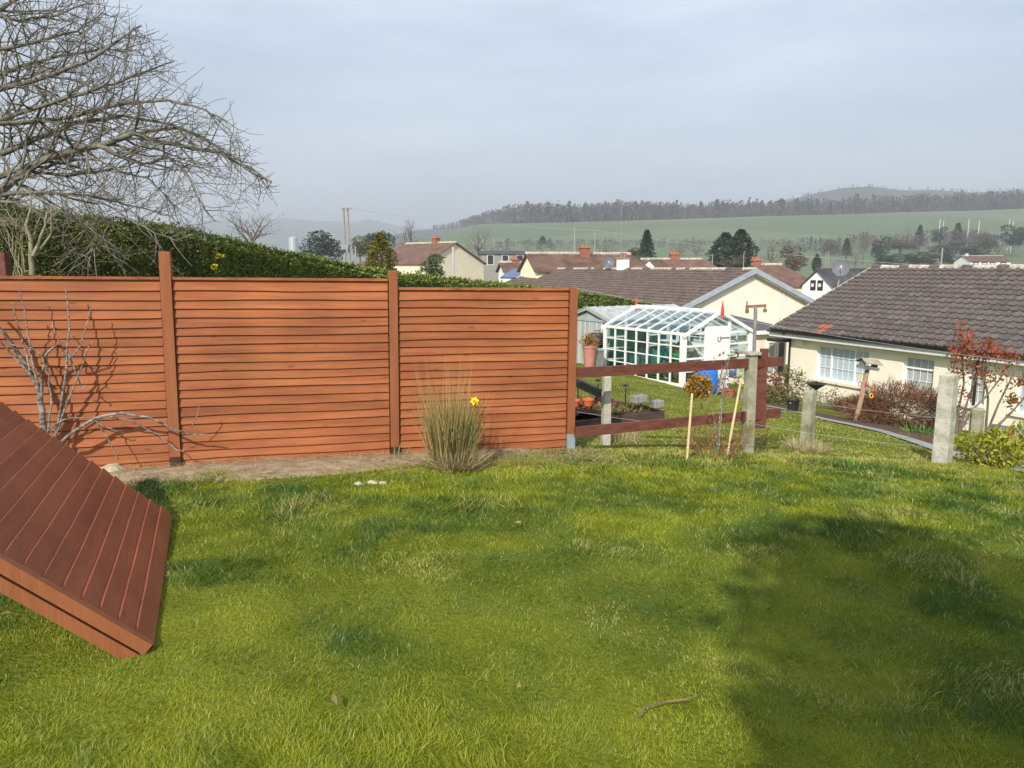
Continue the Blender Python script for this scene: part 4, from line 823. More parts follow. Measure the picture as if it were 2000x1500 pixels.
c = gp(-.5, 2.35, 0); c.z = gz1(c.x, c.y); pot('grey_planter', tuple(c), .14, .2, 'block', 'small grey pot at the greenhouse right corner with wispy plant', 'olivebush', pr=.2, ph=.3, n=200)
# washing line pole
c = P(1474, 690, 14.0); b_ = V(c.x, c.y, gz1(c.x, c.y)); tp = P(1476, 598, 14.0); wl = thing('washing_line_pole', 'grey T-shaped washing line pole with rusty cross bar and hanging bells', 'pole', tuple(b_))
MB().tube([b_-V(0,0,.1), tp], .032, 8).build('pole', M['greymetal'], wl); MB().bar(P(1457, 599, 14.0), P(1496, 597, 14.0), .05, .05).build('cross_bar', M['rust'], wl)
for u, v0, v1 in ((1459, 588, 612), (1494, 598, 610)): a = P(u, v0, 14.); k = P(u, v1, 14.); MB().tube([a, a.lerp(k, .5), k+V(0,0,.06), k], [.012, .012, .035, .03], 7).build('hanger', M['rust'], wl)
# ---------------------------------------------------------------- the bungalow at right
TH = R(22); be = V(math.sin(TH), -math.cos(TH), 0); bi = V(math.cos(TH), math.sin(TH), 0)   # towards camera along the wall / inwards
G0 = P(1505, 641, 30.0); ZE = G0.z; ZR = 1.62; HW = 5.1; OV = .38
ZG = -3.05
bung = thing('bungalow', 'cream pebble-dashed bungalow with brown tiled roof at the right', 'house', (G0.x+be.x*4, G0.y+be.y*4, ZG))
LBG = 15.5
def bp_(s, d, z): return V(G0.x, G0.y, 0)+be*s+bi*d+up*z       # s along, d inwards from gutter line
W0 = bp_(0, OV, 0)
def wallpx(u, v): p = PP(u, v, W0, bi); return (p-W0).dot(be), p.z
def wall_open(mbw, s0, s1, z0_, z1_, ops, d, th=.28):
    xs = sorted({s0, s1, *[o_[0] for o_ in ops], *[o_[1] for o_ in ops]})
    for a, c_ in zip(xs[:-1], xs[1:]):
        mid = (a+c_)/2; zz = [(z0_, z1_)]
        for o_ in ops:
            if o_[0] < mid < o_[1]: zz = [(z0_, o_[2]), (o_[3], z1_)]
        for p_, q_ in zz:
            if q_-p_ > .01: mbw.obox(bp_(a, d, p_), be*(c_-a), bi*th, up*(q_-p_))
def rect(u0, v0, u1, v1):
    a, c_ = wallpx(u0, (v0+v1)/2)[0], wallpx(u1, (v0+v1)/2)[0]; zt_ = wallpx((u0+u1)/2, v0)[1]; zb_ = wallpx((u0+u1)/2, v1)[1]; return (min(a, c_), max(a, c_), zb_, zt_)
zw_t = ZE-.42
sc_ = wallpx(1541, 700)[0]                  # wall corner at the recessed entrance
r1_ = rect(1594, 668, 1697, 731); r2_ = rect(1763, 686, 1824, 756); r3_ = rect(1888, 706, 1903, 780); r4_ = rect(1985, 712, 2040, 790)
r1_ = (r1_[0], r1_[1], zw_t-1.28, zw_t-.06); r2_ = (r2_[0], r2_[1], zw_t-1.25, zw_t-.06); r3_ = (r3_[0], r3_[0]+.6, zw_t-1.25, zw_t-.06); r4_ = (r4_[0], r4_[0]+1.5, zw_t-1.25, zw_t-.06)
wm = MB(); wall_open(wm, sc_, LBG, ZG-.4, ZE-.1, [r1_, r2_, r3_, r4_], OV)
wm.obox(bp_(sc_, OV+1.3, ZG-.4), be*-sc_, bi*.2, up*(ZE-.1-ZG+.4))
wm.obox(bp_(sc_-.002, OV+.281, ZG-.4), be*.2, bi*1.2, up*(ZE-.1-ZG+.4)); wm.obox(bp_(0, OV+1.51, ZG-.4), be*.25, bi*(2*HW-2*OV-1.6), up*(ZE-.1-ZG+.4)); wm.obox(bp_(.26, 2*HW-OV-.3, ZG-.4), be*(LBG-.3), bi*.28, up*(ZE-.1-ZG+.4)); wm.obox(bp_(LBG-.28, OV+.29, ZG-.4), be*.26, bi*(2*HW-2*OV-.7), up*(ZE-.1-ZG+.4))
mb = MB(); mb.poly([bp_(.01, OV+.3, ZE-.1), bp_(.01, 2*HW-OV, ZE-.1), bp_(.01, HW, ZR-.25)]); wm.v += []; wall_o = wm.build('wall', M['render'], bung); mb.build('gable', M['render'], bung)
def window(r, label_cols, curtain, sill=True):
    s0, s1, zb_, zt_ = r; f_ = MB(); D = OV+.10; fw = .055
    f_.obox(bp_(s0, D, zb_), be*(s1-s0), bi*.06, up*fw); f_.obox(bp_(s0, D, zt_-fw), be*(s1-s0), bi*.06, up*fw)
    for s in [0]+[q for q in label_cols]+[1]: x = s0+(s1-s0-fw)*s; f_.obox(bp_(x, D-.002, zb_+fw), be*fw, bi*.06, up*(zt_-zb_-2*fw))
    w_ = f_.build('window', M['upvc'], bung); edges = [0]+list(label_cols)+[1]
    for a, c_ in zip(edges[:-1], edges[1:]):
        x0 = s0+(s1-s0-fw)*a+fw; x1 = s0+(s1-s0-fw)*c_; MB().obox(bp_(x0, D+.03, zb_+fw), be*(x1-x0), bi*.006, up*(zt_-zb_-2*fw)).build('pane', M['winglass'], w_)
        nbar = max(1, round((x1-x0)/.28)); g_ = MB()
        for k in range(1, nbar): g_.obox(bp_(x0+(x1-x0)*k/nbar-.009, D+.018, zb_+fw), be*.018, bi*.009, up*(zt_-zb_-2*fw))
        for zz in (.36, .69): g_.obox(bp_(x0, D+.016, zb_+(zt_-zb_)*zz), be*(x1-x0), bi*.008, up*.018)
        g_.build('glazing_bars', M['upvc'], w_)
    MB().obox(bp_(s0+.03, D+.065, zb_+.03), be*(s1-s0-.06), bi*.01, up*(zt_-zb_-.06)).build('blind' if curtain == 'blind' else 'net_curtain', M[curtain], w_)
    MB().obox(bp_(s0-.01, OV+.275, zb_), be*(s1-s0+.02), bi*.02, up*(zt_-zb_)).build('room', M['room'], w_)
    if sill: MB().obox(bp_(s0-.12, OV-.09, zb_-.10), be*(s1-s0+.24), bi*.2, up*.095).build('sill', M['render2'], w_)
window(r1_, (.26, .72), 'blind'); window(r2_, (), 'curtain'); window(r3_, (), 'curtain'); window(r4_, (.5,), 'curtain')
# upper band of the smaller window
MB().obox(bp_(r2_[0]+.05, OV+.095, zw_t-.45), be*(r2_[1]-r2_[0]-.1), bi*.06, up*.06).build('transom', M['upvc'], bung)
# roof
slope = (bp_(0, HW, ZR)-bp_(0, 0, ZE)); SLn = slope.length; sdir = slope.normalized(); rn = be.cross(sdir)
if rn.z < 0: rn = -rn
rb_ = MB(); rb_.obox(bp_(0, .02, ZE-.0)-rn*.10, be*LBG, sdir*(SLn-.02), rn*.07); s2dir = (bp_(0, HW, ZR)-bp_(0, 2*HW, ZE)).normalized(); rn2 = V(-rn.x, -rn.y, rn.z); rb_.obox(bp_(0, 2*HW, ZE)-rn2*.10, be*LBG, s2dir*SLn, rn2*.12)
roof = rb_.build('roof', M['tile2'], bung)
def tile_mesh(W=.305, E_=.33):
    mb = MB(); xs = [0, .03, .06, .09, .12, .30, .305]; zs = [.012, .042, .050, .042, .012, .008, .008]; n = len(xs)
    for j, (y, dz) in enumerate(((0, .040), (E_+.03, -.006))):
        for x, z in zip(xs, zs): mb.v.append((x, y, z+dz))
    for x, z in zip(xs, zs): mb.v.append((x, 0, z-.022))
    for i in range(n-1): mb.f += [(i, i+1, n+i+1, n+i), (2*n+i, 2*n+i+1, i+1, i)]
    mb.f.append((n-1, 3*n-1, 2*n-1)); mb.f.append((0, n, 2*n)); return mb.mesh('roof_tile'), mb
tm, tmb = tile_mesh(); tm.materials.append(M['tile']); trm, _ = tile_mesh(); trm.materials.append(M['tilered'])
rowE = (SLn+.04)/16; ncol = int(LBG/.305); cand = []
for r_ in range(16):
    for c_ in range(ncol): cand.append((r_, c_))
Rot = Matrix((be, sdir, rn)).transposed().to_4x4()
if be.cross(sdir).dot(rn) < 0: Rot = Matrix((-be, sdir, rn)).transposed().to_4x4()
flip = be.cross(sdir).dot(rn) < 0
def tpos(r_, c_): return bp_(0, 0, ZE)+be*(.305*(c_+(1 if flip else 0)))+sdir*(r_*rowE-.05)+rn*.0
def inview(p):
    q = p-EYE; wv = q.y*cp-q.z*sp; u_ = 1000+FPX*q.x/wv; return u_ < 2010
vis = sorted([rc for rc in cand if inview(tpos(*rc))], key=lambda rc: (tpos(*rc)-EYE).length); near_t = set(vis[:300]); rest = MB()
for rc in cand:
    mw = Matrix.Translation(tpos(*rc)+rn*rnd.uniform(-.004, .004)) @ Rot @ Matrix.Rotation(rnd.uniform(-.012, .012), 4, 'Z')
    red = rc in ((1, 7), (1, 8), (0, 8))
    if rc in near_t or red:
        o = bpy.data.objects.new('roof_tile', trm if red else tm); COL.objects.link(o); o.parent = roof; o.matrix_basis = mw
    else:
        k0 = len(rest.v); rest.v += [tuple(mw @ Vector(v_)) for v_ in tmb.v]; rest.f += [tuple(i+k0 for i in f) for f in tmb.f]
o = rest.build('roof_tiles', M['tile'], roof); o['kind'] = 'stuff'
rt = MB()
for k in range(int(LBG/.45)):
    c = bp_(k*.45, HW, ZR-.015); pts = [c+be*.0, c+be*.44]; rt = MB().tube(pts, [.125, .115], 8); o = rt.build('ridge_tile', M['lichen'] if k % 3 else M['tile2'], roof)
MB().bar(bp_(-.02, .0, ZE-.02), bp_(-.02, HW, ZR-.02), .05, .16).build('verge', M['lichen'], roof)
gt = MB()
for i in range(9): q = math.pi+i*math.pi/8; gt.v += [tuple(bp_(-.1, -.05+.062*math.cos(q), ZE-.075+.062*math.sin(q))), tuple(bp_(LBG, -.05+.062*math.cos(q), ZE-.075+.062*math.sin(q)))]
for i in range(8): gt.f.append((2*i, 2*i+1, 2*i+3, 2*i+2))
gt.build('gutter', M['gutter'], bung); MB().obox(bp_(-.08, .02, ZE-.30), be*(LBG+.08), bi*.025, up*.21).build('fascia', M['fascia'], bung); MB().obox(bp_(0, .046, ZE-.30), be*LBG, bi*(OV-.05), up*.02).build('soffit', M['fascia'], bung)
for s in (sc_+.06, wallpx(1908, 740)[0]): MB().tube([bp_(s, OV-.05, ZE-.32), bp_(s, OV-.05, ZG-.3)], .042, 8).build('downpipe', M['gutter'], bung); MB().tube([bp_(s, -.04, ZE-.13), bp_(s, OV-.05, ZE-.34)], .042, 8).build('downpipe', M['gutter'], bung)
MB().obox(bp_(sc_+.55, OV-.09, zw_t-.17), be*.2, bi*.09, up*.26).build('alarm_box', M['render2'], bung)
q = bp_(-.9, OV+.1, ZE-.32); MB().obox(bp_(-.1, OV-.45, ZE-.50), be*(sc_+.1), bi*1.5, up*.12).build('porch_canopy', M['gutter'], bung)
# satellite dish on the gable end
def dish(c, r, face, label, pole_to, mm='dish'):
    t_ = thing('satellite_dish', label, 'satellite dish', tuple(pole_to)); f = Vector(face).normalized(); a = f.cross(up).normalized(); b_ = a.cross(f); mb = MB(); rings = 5; k = 20
    for side in (0, .012):
        for i in range(rings+1):
            rr = r*i/rings
            for j in range(k): q = j*math.tau/k; mb.v.append(tuple(c+(a*math.cos(q)*.94+b_*math.sin(q))*rr+f*(.28*r*(i/rings)**2-side)))
    m_ = (rings+1)*k
    for i in range(rings):
        for j in range(k): j2 = (j+1) % k; mb.f.append((i*k+j, i*k+j2, (i+1)*k+j2, (i+1)*k+j)); mb.f.append((m_+i*k+j, m_+(i+1)*k+j, m_+(i+1)*k+j2, m_+i*k+j2))
    mb.build('reflector', M[mm], t_, True); MB().tube([c-b_*r*.9+f*.2*r, c+f*r*.95-b_*.1*r], .012, 5).build('arm', M['greymetal'], t_); MB().box(tuple(c+f*r*.95-b_*.1*r), .05, .05, .1).build('receiver', M['fascia'], t_); MB().tube([Vector(pole_to), c-f*.06-b_*r*.5, c-f*.04], .028, 7).build('mast', M['galv'], t_)
dish(P(1642, 525, 31.5), .36, (-.35, -.85, .35), 'grey satellite dish on a mast at the end of the right bungalow roof', P(1634, 570, 31.6))
# flat-roofed extension
x0 = P(1392, 650, 30.2); xe = V(.927, .375, 0); xf = V(-.375, .927, 0); ext = thing('flat_roof_extension', 'low cream extension with dark grey flat roof beside the bungalow', 'building', (x0.x, x0.y, -2.8))
zx = P(1470, 652, 29.8).z; X0 = V(x0.x, x0.y, 0); MB().obox(X0+up*-3.2, xe*3.5, xf*6, up*(zx-.12+3.2)).build('wall', M['render2'], ext); o = MB().obox(X0-xe*.2-xf*.25+up*(zx-.115), xe*3.9, xf*6.4, up*.16).build('fascia', M['white'], ext)
for ua, ub in ((1496, 1514), (1515, 1533)):
    pa_ = PP(ua, 700, X0, xf); pb_ = PP(ub, 700, X0, xf); zt_ = PP(ua, 664, X0, xf).z; o_ = V(pa_.x, pa_.y, zt_-2.1)-xf*.06; wd_ = (pb_-pa_).length-.01; q = MB()
    q.obox(o_, xe*.08, xf*.05, up*2.1); q.obox(o_+xe*(wd_-.08), xe*.08, xf*.05, up*2.1); q.obox(o_+xe*.08, xe*(wd_-.16), xf*.05, up*.7); q.obox(o_+xe*.08+up*1.98, xe*(wd_-.16), xf*.05, up*.12); dr = q.build('door', M['upvc'], ext)
    MB().obox(o_+xe*.08+xf*.02+up*.7, xe*(wd_-.16), xf*.005, up*1.28).build('pane', M['winglass'], dr); MB().obox(o_+xe*.08+xf*.04+up*.7, xe*(wd_-.16), xf*.008, up*1.28).build('curtain', M['curtain'] if ua < 1500 else M['room'], dr)
mb = MB(); A0 = X0-xe*.18-xf*.23+up*(zx+.05); mb.obox(A0, xe*3.86, xf*6.3+up*.55, up*.04); mb.build('roof', M['flatroof'], ext); MB().lathe(tuple(P(1536, 632, 31.5)-V(0, 0, .3)), [(.12, 0), (.12, .35), (.16, .36), (.16, .42), (.06, .5)], 10).build('roof_vent', M['black'], ext); MB().tube([P(1521, 640, 31), P(1531, 574, 31.2)], .025, 6).build('mast', M['galv'], ext)
# ---------------------------------------------------------------- neighbour bungalow with the cream gable
D2 = 38.0; A2 = P(1476, 526, D2); m2 = V(math.cos(TH), math.sin(TH), 0); e2 = V(-math.sin(TH), math.cos(TH), 0); hw2 = .121*D2; zr2 = A2.z; ze2 = P(1325, 607, D2-.375*hw2).z; L2 = 27.
nb_ = thing('gable_bungalow', 'neighbouring bungalow with a broad cream gable and long brown tiled roof', 'house', (A2.x, A2.y, -3.1))
def np_(t_, a, z): return V(A2.x, A2.y, 0)+e2*t_+m2*a+up*z
mb = MB(); zz2 = ze2-.12; mb.poly([np_(.25, -hw2+.35, -3.4), np_(.25, hw2-.35, -3.4), np_(.25, hw2-.35, zz2+.1), np_(.25, 0, zr2-.2), np_(.25, -hw2+.35, zz2+.1)]); mb.quad(np_(.25, -hw2+.35, -3.4), np_(L2, -hw2+.35, -3.4), np_(L2, -hw2+.35, zz2+.1), np_(.25, -hw2+.35, zz2+.1)); mb.quad(np_(.25, hw2-.35, -3.4), np_(L2, hw2-.35, -3.4), np_(L2, hw2-.35, zz2+.1), np_(.25, hw2-.35, zz2+.1)); mb.build('wall', M['render2'], nb_)
sl2 = (np_(0, 0, zr2)-np_(0, -hw2, ze2)); SL2 = sl2.length; s2 = sl2.normalized(); n2 = (-e2).cross(s2); n2 = n2 if n2.z > 0 else -n2
mb = MB(); mb.obox(np_(0, -hw2, ze2)-n2*.10, e2*L2, s2*SL2, n2*.08); s3 = (np_(0, 0, zr2)-np_(0, hw2, ze2)).normalized(); n3_ = V(*( -Vector((n2.x, n2.y, 0)) )) + V(0, 0, n2.z); mb.obox(np_(0, hw2, ze2)-n3_*.10, e2*L2, s3*SL2, n3_*.14); r2o = mb.build('roof', M['tile2'], nb_)
rest = MB(); nr = 15; E2 = SL2/nr; Rot2 = Matrix((-e2, s2, n2)).transposed().to_4x4()
if (-e2).cross(s2).dot(n2) < 0: Rot2 = Matrix((e2, s2, n2)).transposed().to_4x4()
for r_ in range(nr):
    for c_ in range(int(L2/.32)):
        mw = Matrix.Translation(np_(.32*(c_+1), -hw2, ze2)+s2*(r_*E2-.03)+n2*(-.018+rnd.uniform(-.006, .006))) @ Rot2; k0 = len(rest.v); rest.v += [tuple(mw @ Vector(v_)) for v_ in tmb.v]; rest.f += [tuple(i+k0 for i in f) for f in tmb.f]
o = rest.build('roof_tiles', M['tile2'], r2o); o['kind'] = 'stuff'
for k in range(int(L2/.45)): MB().tube([np_(k*.45, 0, zr2-.01), np_(k*.45+.44, 0, zr2-.01)], [.12, .11], 7).build('ridge_tile', M['lichen'] if rnd.random() < .7 else M['tile2'], r2o)
for sg in (-1, 1): MB().bar(np_(-.03, sg*(hw2+.06), ze2-.12), np_(-.03, 0, zr2-.07), .05, .24).build('bargeboard', M['barge'], nb_); MB().bar(np_(.12, sg*(hw2-.1), ze2-.22), np_(.12, 0, zr2-.24), .25, .03).build('soffit', M['lichen'], nb_)
c = np_((A2-P(1216, 520, 46)).length, 0, 0); tt = None
def ridge_at(u):
    d = ray(u, 523); n_ = m2; return (EYE+d*((V(A2.x, A2.y, 1.6)-EYE).dot(n_)/d.dot(n_)))
c = ridge_at(1216); chm = MB().box((c.x, c.y-.1, zr2+.1), .75, .5, 1.1, tuple(e2)).build('chimney', M['whitewall'], r2o); MB().box((c.x, c.y-.1, zr2+.68), .85, .6, .08, tuple(e2)).build('cap', M['block'], chm)
for q in (-.2, .2): k = V(c.x, c.y-.1, zr2+.72)+e2*q; MB().lathe(tuple(k), [(.11, 0), (.09, .15), (.11, .28)], 9).build('chimney_pot', M['pot'], chm)
q = ridge_at(1187); dish(V(q.x, q.y-.5, P(1187, 514, q.y).z), .40, (-.1, -.95, .3), 'round grey satellite dish beside the white chimney on the long roof', (q.x, q.y-.3, zr2-.25))
q = ridge_at(1213); ae = thing('aerial_mast', 'tall thin television mast rising beside the white chimney', 'aerial', (q.x, q.y, zr2)); tp = P(1213, 404, q.y); MB().tube([V(q.x, q.y-.4, zr2), V(tp.x, tp.y, tp.z)], .022, 6).build('mast', M['greymetal'], ae); MB().bar(tp-V(.25, 0, 0), tp+V(.6, 0, .2), .02, .02).build('boom', M['greymetal'], ae)
for k in range(6): a = (tp-V(.25, 0, 0)).lerp(tp+V(.6, 0, .2), k/5); MB().tube([a-V(0, .2, 0), a+V(0, .2, 0)], .006, 4).build('element', M['greymetal'], ae)
def roofpt(u, v): return PP(u, v, np_(0, 0, zr2), n2)
sv = [roofpt(978, 544), roofpt(1010, 545), roofpt(1040, 527), roofpt(1002, 528)]; mb = MB(); a_ = [p+n2*.12 for p in sv]; mb.poly(a_)
for i in range(4): mb.quad(sv[i], sv[(i+1) % 4], a_[(i+1) % 4], a_[i])
o = mb.build('solar_collector', M['solar'], r2o); MB().bar(sv[1]+n2*.08, sv[2]+n2*.08, .12, .10, tuple(n2)).build('collector_header', M['silver'], o)
# ---------------------------------------------------------------- houses of the village
def house(name, label, c, ridge, L, hw, zg, ze, zr, wallm, roofm, hip0=0, hip1=0, chim=(), over=.25, windows=()):
    """c = ground point under the near ridge end; ridge = unit vector along the ridge"""
    r_ = Vector(ridge).normalized(); a = V(r_.y, -r_.x, 0); C = V(c[0], c[1], 0); pt = lambda t_, k, z: C+r_*t_+a*k+up*z
    t_ = thing(name, label, 'house', (c[0], c[1], zg)); w_ = MB(); w_.obox(pt(0, -hw, zg-1), r_*L, a*2*hw, up*(ze-zg+1))
    for t0, h in ((.0, hip0), (L, hip1)):
        if not h: w_.poly([pt(t0, -hw, ze), pt(t0, hw, ze), pt(t0, 0, zr-.05)])
    w_.build('wall', M[wallm], t_); rm = MB(); e0 = -over if not hip0 else -over; e1_ = L+over
    for sg in (-1, 1):
        p = [pt(e0, sg*(hw+over), ze-over*(zr-ze)/hw), pt(e1_, sg*(hw+over), ze-over*(zr-ze)/hw), pt(e1_-hip1-(over if hip1 else 0), 0, zr), pt(e0+hip0+(over if hip0 else 0), 0, zr)]
        if sg < 0: p = p[::-1]
        rm.poly([q+up*.10 for q in p]); rm.poly([q for q in p][::-1])
        for i in range(4): rm.quad(p[i], p[(i+1) % 4], p[(i+1) % 4]+up*.10, p[i]+up*.10)
    for t0, h, s_ in ((e0, hip0, 1), (e1_, hip1, -1)):
        if h: rm.poly([q+up*.10 for q in (pt(t0, -hw-over, ze-over*(zr-ze)/hw), pt(t0, hw+over, ze-over*(zr-ze)/hw), pt(t0+s_*(h+over), 0, zr))])
    ro = rm.build('roof', M[roofm], t_); MB().tube([pt(e0+hip0+(over if hip0 else 0), 0, zr+.1), pt(e1_-hip1-(over if hip1 else 0), 0, zr+.1)], .12, 6).build('ridge', M['lichen'] if roofm != 'roofslate' else M['slate'], ro)
    for (tc, kk, w2, h2, npot, cm_) in chim:
        q = pt(tc, kk, zr-.3); ch_ = MB().box((q.x, q.y, q.z+h2/2), w2, .55, h2, tuple(r_)).build('chimney', M[cm_], ro); MB().box((q.x, q.y, q.z+h2+.05), w2+.15, .7, .1, tuple(r_)).build('cap', M['pot'] if cm_ == 'brick' else M['block'], ch_)
        for i in range(npot): k = V(q.x, q.y, q.z+h2+.09)+r_*((i-(npot-1)/2)*.27); MB().lathe(tuple(k), [(.12, 0), (.09, .14), (.11, .24)], 8).build('chimney_pot', M['pot'], ch_)
    for (face, x, z, w2, h2) in windows:
        if face == 'gable': o_ = pt(-.03, x, z); ux = a; nv = -r_
        else: sg = -1 if face == 'left' else 1; o_ = pt(x, sg*(hw+.03), z); ux = r_; nv = a*sg
        wd = MB().box(tuple(o_), w2+.16, .06, h2+.16, tuple(ux)).build('window', M['upvc'] if wallm != 'whitewall' else M['black'], t_); MB().box(tuple(o_+nv*.035), w2, .02, h2, tuple(ux)).build('pane', M['winglass'] if False else M['room'], wd)
        if wallm == 'whitewall': MB().box(tuple(o_+nv*.05), w2*.8, .02, h2*.42, tuple(ux)).build('sash', M['curtain'], wd)
    return t_
def dv(deg): return (math.sin(R(deg)), math.cos(R(deg)), 0)
c = P(889, 475, 80); ze_ = P(889, 514, 80).z
house('cream_gable_house', 'cream house with brown roof and brick chimney behind the hedge', c, dv(-47), 10.5, 4.1, -3, ze_, c.z, 'cream3', 'roofred', 0, 2.6, [(3.0, 0, .75, .85, 2, 'brick')], windows=[('gable', -.2, ze_-2.2, .55, 1.1), ('left', 8, ze_-1.0, 1.4, 1.0), ('left', 5, ze_-1.0, 1.4, 1.0)])
q = P(870, 520, 79.2); MB().tube([P(885, 482, 76.8), P(885, 540, 76.8)], .12, 8).build('flue_pipe', M['silver'], bpy.data.objects['cream_gable_house'])
c = P(1032, 497, 60); house('yellow_gable_house', 'house with pale yellow gable and long brown roof behind the solar panel', c, dv(72), 9.4, 1.9, -3, P(1032, 528, 60).z, c.z, 'yellowwall', 'roofbrown', 0, .7, [(4.6, .2, .8, .8, 2, 'brick')])
c = P(1256, 508, 72); house('red_roof_house', 'low house with reddish hipped roof and brick chimney past the white gablet', c, dv(82), 6.6, 2.6, -3, P(1256, 530, 72).z, c.z, 'cream3', 'roofred', 0, .9, [(3.0, 0, .8, .8, 3, 'brick')])
c = P(1268, 509, 66); house('white_gablet_house', 'small white gablet peeping over the long brown roof', c, dv(30), 3.0, .62, -3, P(1268, 523, 66).z, c.z, 'whitewall', 'roofbrown', over=.1)
c = P(1474, 519, 64); house('brown_roof_house', 'house with red-brown roof and brick chimney behind the cream gable apex', c, dv(84), 3.9, 3.0, -3.2, P(1560, 556, 62).z, c.z, 'cream3', 'roofred', 0, 1.6, [(.1, 0, .65, .7, 3, 'brick')], windows=[('right', 3.4, P(1560, 556, 62).z-.6, .8, .7)])
c = P(1597, 529, 58); house('white_gable_house', 'white gabled house with two dark-framed sash windows and slate roof', c, dv(62), 5.2, 1.35, -3.2, P(1597, 558, 58).z, c.z, 'whitewall', 'roofslate', over=.15, windows=[('gable', -.33, P(1590, 557, 58).z, .3, .58), ('gable', .33, P(1603, 557, 58).z, .3, .58)])
c = P(980, 514, 72); house('small_brown_roof_house', 'small house with brown roof and little white gable left of the solar panel', c, dv(78), 4.5, 1.6, -3.2, P(980, 530, 72).z, c.z, 'whitewall', 'roofbrown', chim=[(1.2, 0, .5, .6, 2, 'brick')])
c = P(938, 494, 125); house('grey_terrace', 'long grey stone building with rows of dark windows in the distance', c, dv(86), 10, 3.5, -3, P(938, 497, 125).z, P(938, 492, 125).z, 'block', 'roofslate', windows=[('right', x_, P(950, 508, 125).z, .9, 1.4) for x_ in (1.5, 3.8, 6.1, 8.4)])
c = P(1880, 500, 230); house('distant_bungalow', 'distant long white bungalow with grey-brown roof among the fields', c, dv(88), 12, 4, gz1(c.x, 230)-2, P(1880, 511, 230).z, c.z, 'whitewall', 'roofbrown', chim=[(1.2, 0, .8, 1.0, 1, 'cream3')], windows=[('right', x_, P(1880, 515, 230).z, 1.6, .8) for x_ in (1.6, 4.2, 6.6, 9.8)])
c = P(1570, 470, 450); house('far_cottage', 'tiny far cottage below the green hillside', c, dv(88), 6.5, 3, gz1(c.x, 450)-2, P(1570, 476, 450).z, c.z, 'cream3', 'roofslate', 2, 2)
si = P(573, 492, 190); so_ = thing('grain_silo', 'pale grey farm silo far behind the hedge', 'silo', (si.x, si.y, gz1(si.x, 190))); zt_ = P(573, 462, 190).z; MB().lathe((si.x, si.y, 0), [(1.1, -4), (1.1, zt_-.4), (.6, zt_-.1), (.05, zt_)], 14).build('body', M['silver'], so_, False); MB().tube([V(si.x, si.y, zt_-.1), V(si.x, si.y, zt_+.3)], .12, 6).build('vent', M['silver'], so_)
# ---------------------------------------------------------------- poles and cables
def upole(u, vt, Y, label, r=.12, h_=None, arms=0, group='utility poles'):
    tp = P(u, vt, Y); zb_ = gz1(tp.x, Y); t_ = thing('utility_pole', label, 'pole', (tp.x, Y, zb_), group); MB().tube([V(tp.x, Y, zb_-.5), V(tp.x, Y, tp.z)], [r*1.15, r*.85], 7).build('pole', M['pole'], t_)
    for k in range(arms): MB().bar(V(tp.x-.7, Y-.05, tp.z-.25-k*.5), V(tp.x+.7, Y-.05, tp.z-.25-k*.5), .1, .1).build('cross_arm', M['pole'], t_)
    return t_
a = P(671, 407, 100); b_ = P(679, 407, 100); zb_ = gz1(a.x, 100); hp_ = thing('h_pole', 'twin-legged timber power pole rising above the hedge', 'pole', (a.x, 100, zb_), 'utility poles')
MB().tube([V(a.x-.06, 100, zb_), a], [.17, .13], 7).build('pole', M['pole'], hp_); MB().tube([V(b_.x+.06, 100, zb_), b_], [.17, .13], 7).build('pole', M['pole'], hp_); MB().bar(P(664, 407, 99.8), P(687, 407, 99.8), .12, .15).build('cross_arm', M['pole'], hp_)
MB().box(tuple(P(674, 482, 99.6)), .9, .5, .7).build('transformer', M['greymetal'], hp_)
upole(1123, 444, 120, 'timber utility pole in front of the green hillside, taller of the near pair', .14); upole(1162, 447, 150, 'utility pole with cross arm right of its taller neighbour', .12, arms=1); upole(1841, 484, 120, 'utility pole beside the dark trees above the right roof ridge', .13); upole(1619, 490, 130, 'twin thin pole just left of the satellite dish', .08); upole(1614, 492, 130.5, 'leftmost thin pole beside the satellite dish', .08); upole(1392, 496, 75, 'thin pole beside the reddish hipped roof', .05); upole(1453, 495, 80, 'thin pole in front of the dark cypresses', .05); upole(694, 481, 80, 'short pole between the hedge and the golden conifer', .09)
wire(P(1162, 449, 150), P(2080, 536, 60), .8, .022, 'overhead_cable', 'pale overhead cable crossing the valley from the far poles to the right', 'cable', 20, 'cable'); wire(P(945, 430, 190), P(1162, 449, 150), .5, .02, 'overhead_cable', 'far overhead cable left of the pole with the cross arm', 'cable', 10, 'cable'); wire(P(664, 406, 100), P(560, 404, 160), .5, .015, 'overhead_cable', 'cable leaving the twin pole to the left', 'cable', 8, 'cable'); wire(P(687, 407, 100), P(860, 425, 190), .5, .015, 'overhead_cable', 'cable leaving the twin pole to the right', 'cable', 8, 'cable')
for u, Y, lab in [(1903, 330, 'white goal posts on the playing field, near end'), (1840, 330, 'leaning pale goal posts left on the playing field'), (1976, 330, 'white goal posts at the right edge of the field')]:
    t_ = thing('goal_posts', lab, 'goal posts', tuple(on(u, Y)), 'goal posts'); 
    for du in (-10, 10): b0 = on(u+du*(.35 if u != 1903 else 1), Y); tp = P(u+du*(.35 if u != 1903 else 1), 428 if du < 0 else 431, Y); MB().tube([V(tp.x, Y, b0.z), tp], .11, 6).build('upright', M['white'], t_)
    l_, r_ = P(u-10*(.35 if u != 1903 else 1), 458, Y), P(u+10*(.35 if u != 1903 else 1), 458, Y); MB().tube([l_, r_], .1, 6).build('cross_bar', M['white'], t_)
